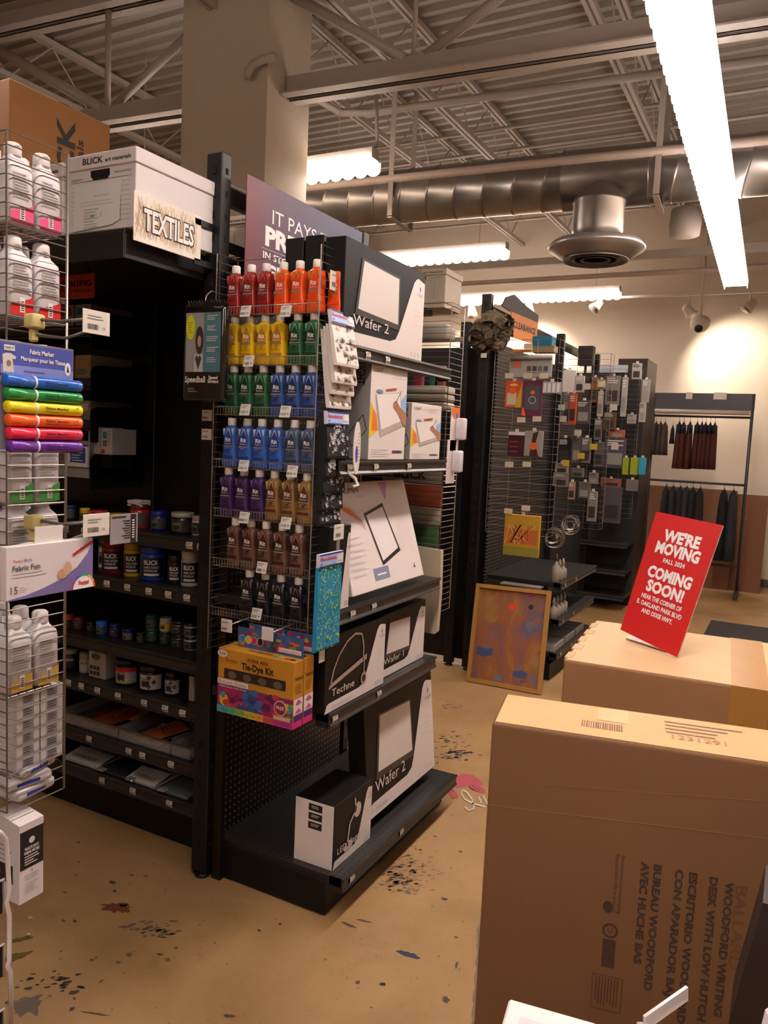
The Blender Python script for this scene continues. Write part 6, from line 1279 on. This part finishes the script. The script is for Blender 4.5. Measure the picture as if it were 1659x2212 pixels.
for i, (x, y) in enumerate([(1248, 935), (1216, 905), (1222, 1000), (1255, 985), (1213, 880), (1282, 965), (1325, 880), (1328, 965), (1300, 830), (1268, 835)]):
    q = at(x, y, Y=6.6); c0 = '#b8982c' if i in (2, 3, 5) else '#b0a898'
    b = MB(); b.cbox(q.x-.03, 6.6, q.z-.025, q.x+.03, 6.604, q.z+.025, mat(c0, .6), .001); b.tube([(q.x, 6.604, q.z), (q.x, 6.75, q.z+.01)], .003, WIREG, 5)
    tag(b.build('price_tag'), f'{"yellow" if c0 == "#b8982c" else "pale"} hanging tag in front of the third rack, at spot {["upper left", "far left", "lower left", "lower middle", "left edge", "lower right", "centre right", "right centre", "top right", "top middle", "bottom right", "top left"][i]}', 'price tag', 'hanging tags by the third rack')
# dark items on the clearance unit shelves
for i in range(7):
    y = 5.34+.09*(i % 4); z = .7 if i < 3 else .44; q = jar  # bottles and tubs on the low shelves
    t = thing('glue_bottle' if i == 0 else 'plastic_tub', (-1.47, y, z), ('white glue bottle with an orange dot on the far low shelf' if i == 0 else f'small pale tub, {ORD[i-1]} along the far low shelves'), 'bottle' if i == 0 else 'tub', None if i == 0 else 'pale tubs on the far low shelves')
    b = MB(); h = .15 if i == 0 else .1; b.lathe([(.026, 0), (.03, .004), (.03, h*.7), (.012, h*.85), (.01, h)], mat('#8f877c', .5), 14, (-1.43, y, z)); b.build('tub_body', t)
    b = MB(); b.lathe([(.013, 0), (.012, .02), (.004, .05)], mat('#8f877c' if i else '#3a3632', .5), 10, (-1.43, y, z+h)); b.build('cap', t)
for i in range(3):
    b = MB(); b.cbox(-1.75, 5.32+.3*i, .201, -1.4, 5.58+.3*i, .25, mat(['#8a8480', '#77716c', '#6a645e'][i], .5), .003); Face(b, (-1.75, 5.32+.3*i, .25), (1, 0, 0), (0, 1, 0)).lines(.05, .22, .3, 6, .035, INK, 1, .3)
    tag(b.build('flat_box'), ['nearest', 'middle', 'farthest'][i]+' flat grey patterned box on the lowest far shelf', 'box')
# third bay: dark shelves facing the camera, cabinet and end pieces
u3 = thing('shelving_unit', (-1.9, 8.3, 0), 'dark empty shelves facing the camera at the far end of the aisle', 'shelving unit')
for z in (.16, .42, .7): shelf_y(u3, -2.9, -1.44, 8.0, 8.4, z)
b = MB(); b.box(-2.9, 8.4, 0, -1.44, 8.41, 2.4, mat('#1c1614', .6)); b.build('back_panel', u3)
cb = thing('display_cabinet', (-1.6, 8.6, 0), 'tall dark brown cabinet beyond the hanging goods', 'cabinet')
b = MB(); b.cbox(-1.76, 8.5, 0, -1.46, 9.1, 2.6, mat('#30201a', .5, noise=.06), .004); b.build('cabinet_body', cb)
b = MB(); b.cbox(-2.3, 8.45, 2.38, -1.77, 8.6, 2.45, mat('#241c1a', .5), .003); b.build('side_shelf', cb)
q = at(1318, 782, Y=8.45); tag(MB().cbox(q.x-.2, 8.46, 2.451, q.x+.18, 8.58, 2.53, mat('#b5bcc0', .5), .002).build('storage_box'), 'pale blue white flat box on the ledge left of the dark cabinet', 'box')
q = at(1270, 752, Y=7.4); tag(MB().cbox(q.x-.09, 7.4, 2.42, q.x+.05, 7.5, 2.6, mat('#2e2826', .6), .003).box(q.x-.03, 7.43, 2.3, q.x-.01, 7.45, 2.42, BLACKM).build('black_box'), 'small black box standing on the far unit between two slotted posts', 'box')
# painting
t = thing('framed_painting', (-1.65, 5.0, 0), 'abstract orange and blue painting in a wooden frame leaning on the floor', 'painting')
BL, BR = Vector((-1.897, 4.956, 0)), Vector((-1.373, 4.972, 0)); TLv = at(1032, 1260, Y=5.14); TRv = at(1192, 1277, Y=5.15)
PF = lambda x, y, l: BL*(1-x)*(1-y)+BR*x*(1-y)+TRv*x*y+TLv*(1-x)*y+Vector((0, -l, l*.2))
FR = mat('#a87838', .5, noise=.06); b = MB()
for q in ([(0, 0), (1, 0), (.95, .04), (.05, .04)], [(1, 0), (1, 1), (.95, .96), (.95, .04)], [(1, 1), (0, 1), (.05, .96), (.95, .96)], [(0, 1), (0, 0), (.05, .04), (.05, .96)]): b.prism(q, PF, FR, .03)
b.build('wooden_frame', t)
am, nt, bb3 = node_mat('abstract_paint', .6)
c1 = ramp(nt, noise(nt, 5, 3, .6, 1.2, vs=(1, 1, .6)), [(.3, '#5a5468'), (.42, '#8a5240'), (.52, '#94562e'), (.62, '#9a7434'), (.75, '#7c4a3a')])
c1 = mixc(nt, ramp(nt, noise(nt, 7, 2, .5, .6), [(.6, 0.0), (.68, .7)]), c1, '#6e6878'); c1 = mixc(nt, ramp(nt, noise(nt, 3.4, 2, .5, 2), [(.66, 0.0), (.7, .8)]), c1, '#3a4668'); nt.links.new(c1, bb3.inputs['Base Color'])
b = MB(); b.prism([(.04, .035), (.96, .035), (.96, .965), (.04, .965)], lambda x, y, l: PF(x, y, l+.002), am, .01); f = Face(b, f=lambda x, y, l: PF(x, y, .0125+l*2)); f.ell(.52, .8, .055, .038, RED if False else mat('#d8401c', .5), 1)
BLU = mat('#3c4a74', .6, noise=.1); f.poly([(.08, .28), (.2, .27), (.3, .29), (.31, .36), (.22, .35), (.1, .36)], BLU, 1).poly([(.6, .13), (.78, .12), (.8, .18), (.72, .19), (.62, .18)], BLU, 1).poly([(.36, .06), (.46, .05), (.46, .1), (.38, .1)], mat('#5a7484', .6), 1).ell(.76, .82, .035, .025, mat('#2c2420', .6), 1).poly([(.62, .94), (.78, .94), (.76, .91)], mat('#9a2858', .6), 1)
b.build('canvas', t)
b = MB(); q0, q1 = at(1072, 1262, Y=5.12), at(1160, 1272, Y=5.12); tag(MB().cbox(q0.x, 5.2, q0.z-.012, q1.x, 5.28, q0.z, mat('#7c746c', .5), .002).bar((q0.x+.02, 5.24, q0.z-.02), (q0.x+.02, 5.3, q0.z-.02), .01, .02, BLACKM).build('shelf_edge_card'), 'pale flat card resting behind the top of the painting', 'card')

# ================================================================== garment rack by the back wall
gr = thing('garment_rack', (-1.05, 9.8, 0), 'black garment rack with a grey header against the back wall', 'garment rack')
RX0, RX1, RY = -1.57, -.5, 9.8; DM = mat('#4a4548', .4, .4)
for x in (RX0, RX1):
    b = MB(); b.tube([(x, RY, .08), (x, RY, 2.33)], .018, DM, 8); b.build('upright', gr)
    b = MB(); b.bar((x, RY-.28, .05), (x, RY+.28, .05), .04, .05, DM); b.build('foot', gr)
b = MB(); b.cbox(RX0-.02, RY-.012, 2.15, RX1+.02, RY+.012, 2.34, mat('#4c494e', .5), .003); b.build('header_panel', gr)
for z in (2.07, 1.3, .35): b = MB(); b.tube([(RX0, RY, z), (RX1, RY, z)], .014, DM, 8); b.build('rail', gr)
b = MB(); b.tube([(RX0+.02, RY-.06, 2.12), (RX1-.02, RY-.06, 2.12)], .028, mat('#b8a898', .5), 12); tag(b.build('paper_roll'), 'long pale paper roll across the top of the garment rack', 'paper roll')
for k, x in enumerate((-1.17, -.87, -.8)): tag(MB().cbox(x-.05, RY-.02, 2.27, x+.02, RY-.014, 2.35, TAGW, .002).build('header_tag'), ['left', 'middle', 'right'][k]+' white tag clipped on the garment rack header', 'tag')
def garment(x, ztop, L, w_, col, label, hcol=None, grp=None, cat='garment', name='hanging_garment'):
    t = thing(name, (x, RY, ztop-L), label, cat, grp); rnd = random.Random(int(x*1000)); b = MB(); m_ = mat(col, .9, noise=.15)
    b.loft([(0, w_*.3, w_*.95), (L*.3, w_*.26, w_*.85), (L*.75, w_*.22, w_*.7), (L*.93, w_*.17, w_*.6), (L, w_*.08, w_*.15)], m_, 18, 2.2, (x, RY, ztop-L-.04)); b.build('cloth', t)
    if hcol: b = MB(); b.loft([(0, w_*.2, w_*.76), (L*.18, w_*.19, w_*.7)], mat(hcol, .8), 16, 2.2, (x, RY, ztop-.04-L*.22)); b.build('dark_strap', t)
    b = MB(); b.tube([(x, RY-w_*.6, ztop-.06), (x, RY, ztop-.02), (x, RY+w_*.6, ztop-.06)], .006, INK, 6); b.tube([(x, RY, ztop-.02), (x, RY, ztop+.015), (x, RY+.012, ztop+.025)], .003, CHROME, 5); b.build('hanger', t)
for k, x in enumerate((-1.27, -1.22, -1.15)): garment(x, 2.03, .54, .15, '#4a1c12', f'dark brown apron, {ORD[k]} of the left trio on the upper rail', '#1c1a28', 'brown aprons on the upper rail')
for k, x in enumerate((-1.07, -1.02, -.98, -.93, -.88)): garment(x, 2.03, .53, .15, '#45190f', f'dark brown apron, {ORD[k]} of the right five on the upper rail', '#181828', 'brown aprons on the upper rail')
for k, x in enumerate((-1.53, -1.48, -1.43)): garment(x, 2.02, .38, .16, ['#2c211c', '#3c2e26', '#44352c'][k], f'dark short garment, {ORD[k]} from left on the upper rail', None, 'short dark garments on the upper rail')
garment(-1.34, 1.98, .2, .09, '#1c1c38', 'small navy pouch hanging between the dark garments and the aprons', None, None, 'pouch', 'hanging_pouch')
for k, x in enumerate((-1.36, -1.28, -1.2, -1.13, -1.06, -.98)): garment(x, 1.27, .8, .22, ['#1a1618', '#242028', '#1c1820', '#2a2630', '#1a161a', '#201a1c'][k], f'black garment in clear wrap, {ORD[k]} from left on the lower rail', None, 'black garments on the lower rail')
for k, x in enumerate((-.72, -.62)): garment(x, 1.27, .8, .24, ['#14141a', '#2a2830'][k], ['black long coat at the right of the lower rail', 'grey wrapped coat at the right end of the lower rail'][k])
for k, (x0, x1, z, lab) in enumerate(((-1.75, -.62, 1.2, 'left brown cardboard sheet leaning on the wall behind the rack'), (-.72, -.27, 1.16, 'right brown cardboard sheet leaning on the wall beside the rack'))):
    b = MB(); b.prism([(10.2, 0), (10.22, 0), (10.55, z), (10.53, z)], lambda a, c_, l: (x0+l, a-.0*k+.03*k, c_), mat('#6a4024', .8, noise=.06), x1-x0); tag(b.build('cardboard_sheet'), lab, 'cardboard')
b = MB(); q = [at(1525, 1345, Z=0), at(1659, 1392, Z=0)]; b.cbox(-.62, 7.45, .0005, .8, 8.2, .012, mat('#3a3432', .9), .003); tag(b.build('floor_mat'), 'dark floor mat behind the big brown cartons at right', 'mat')
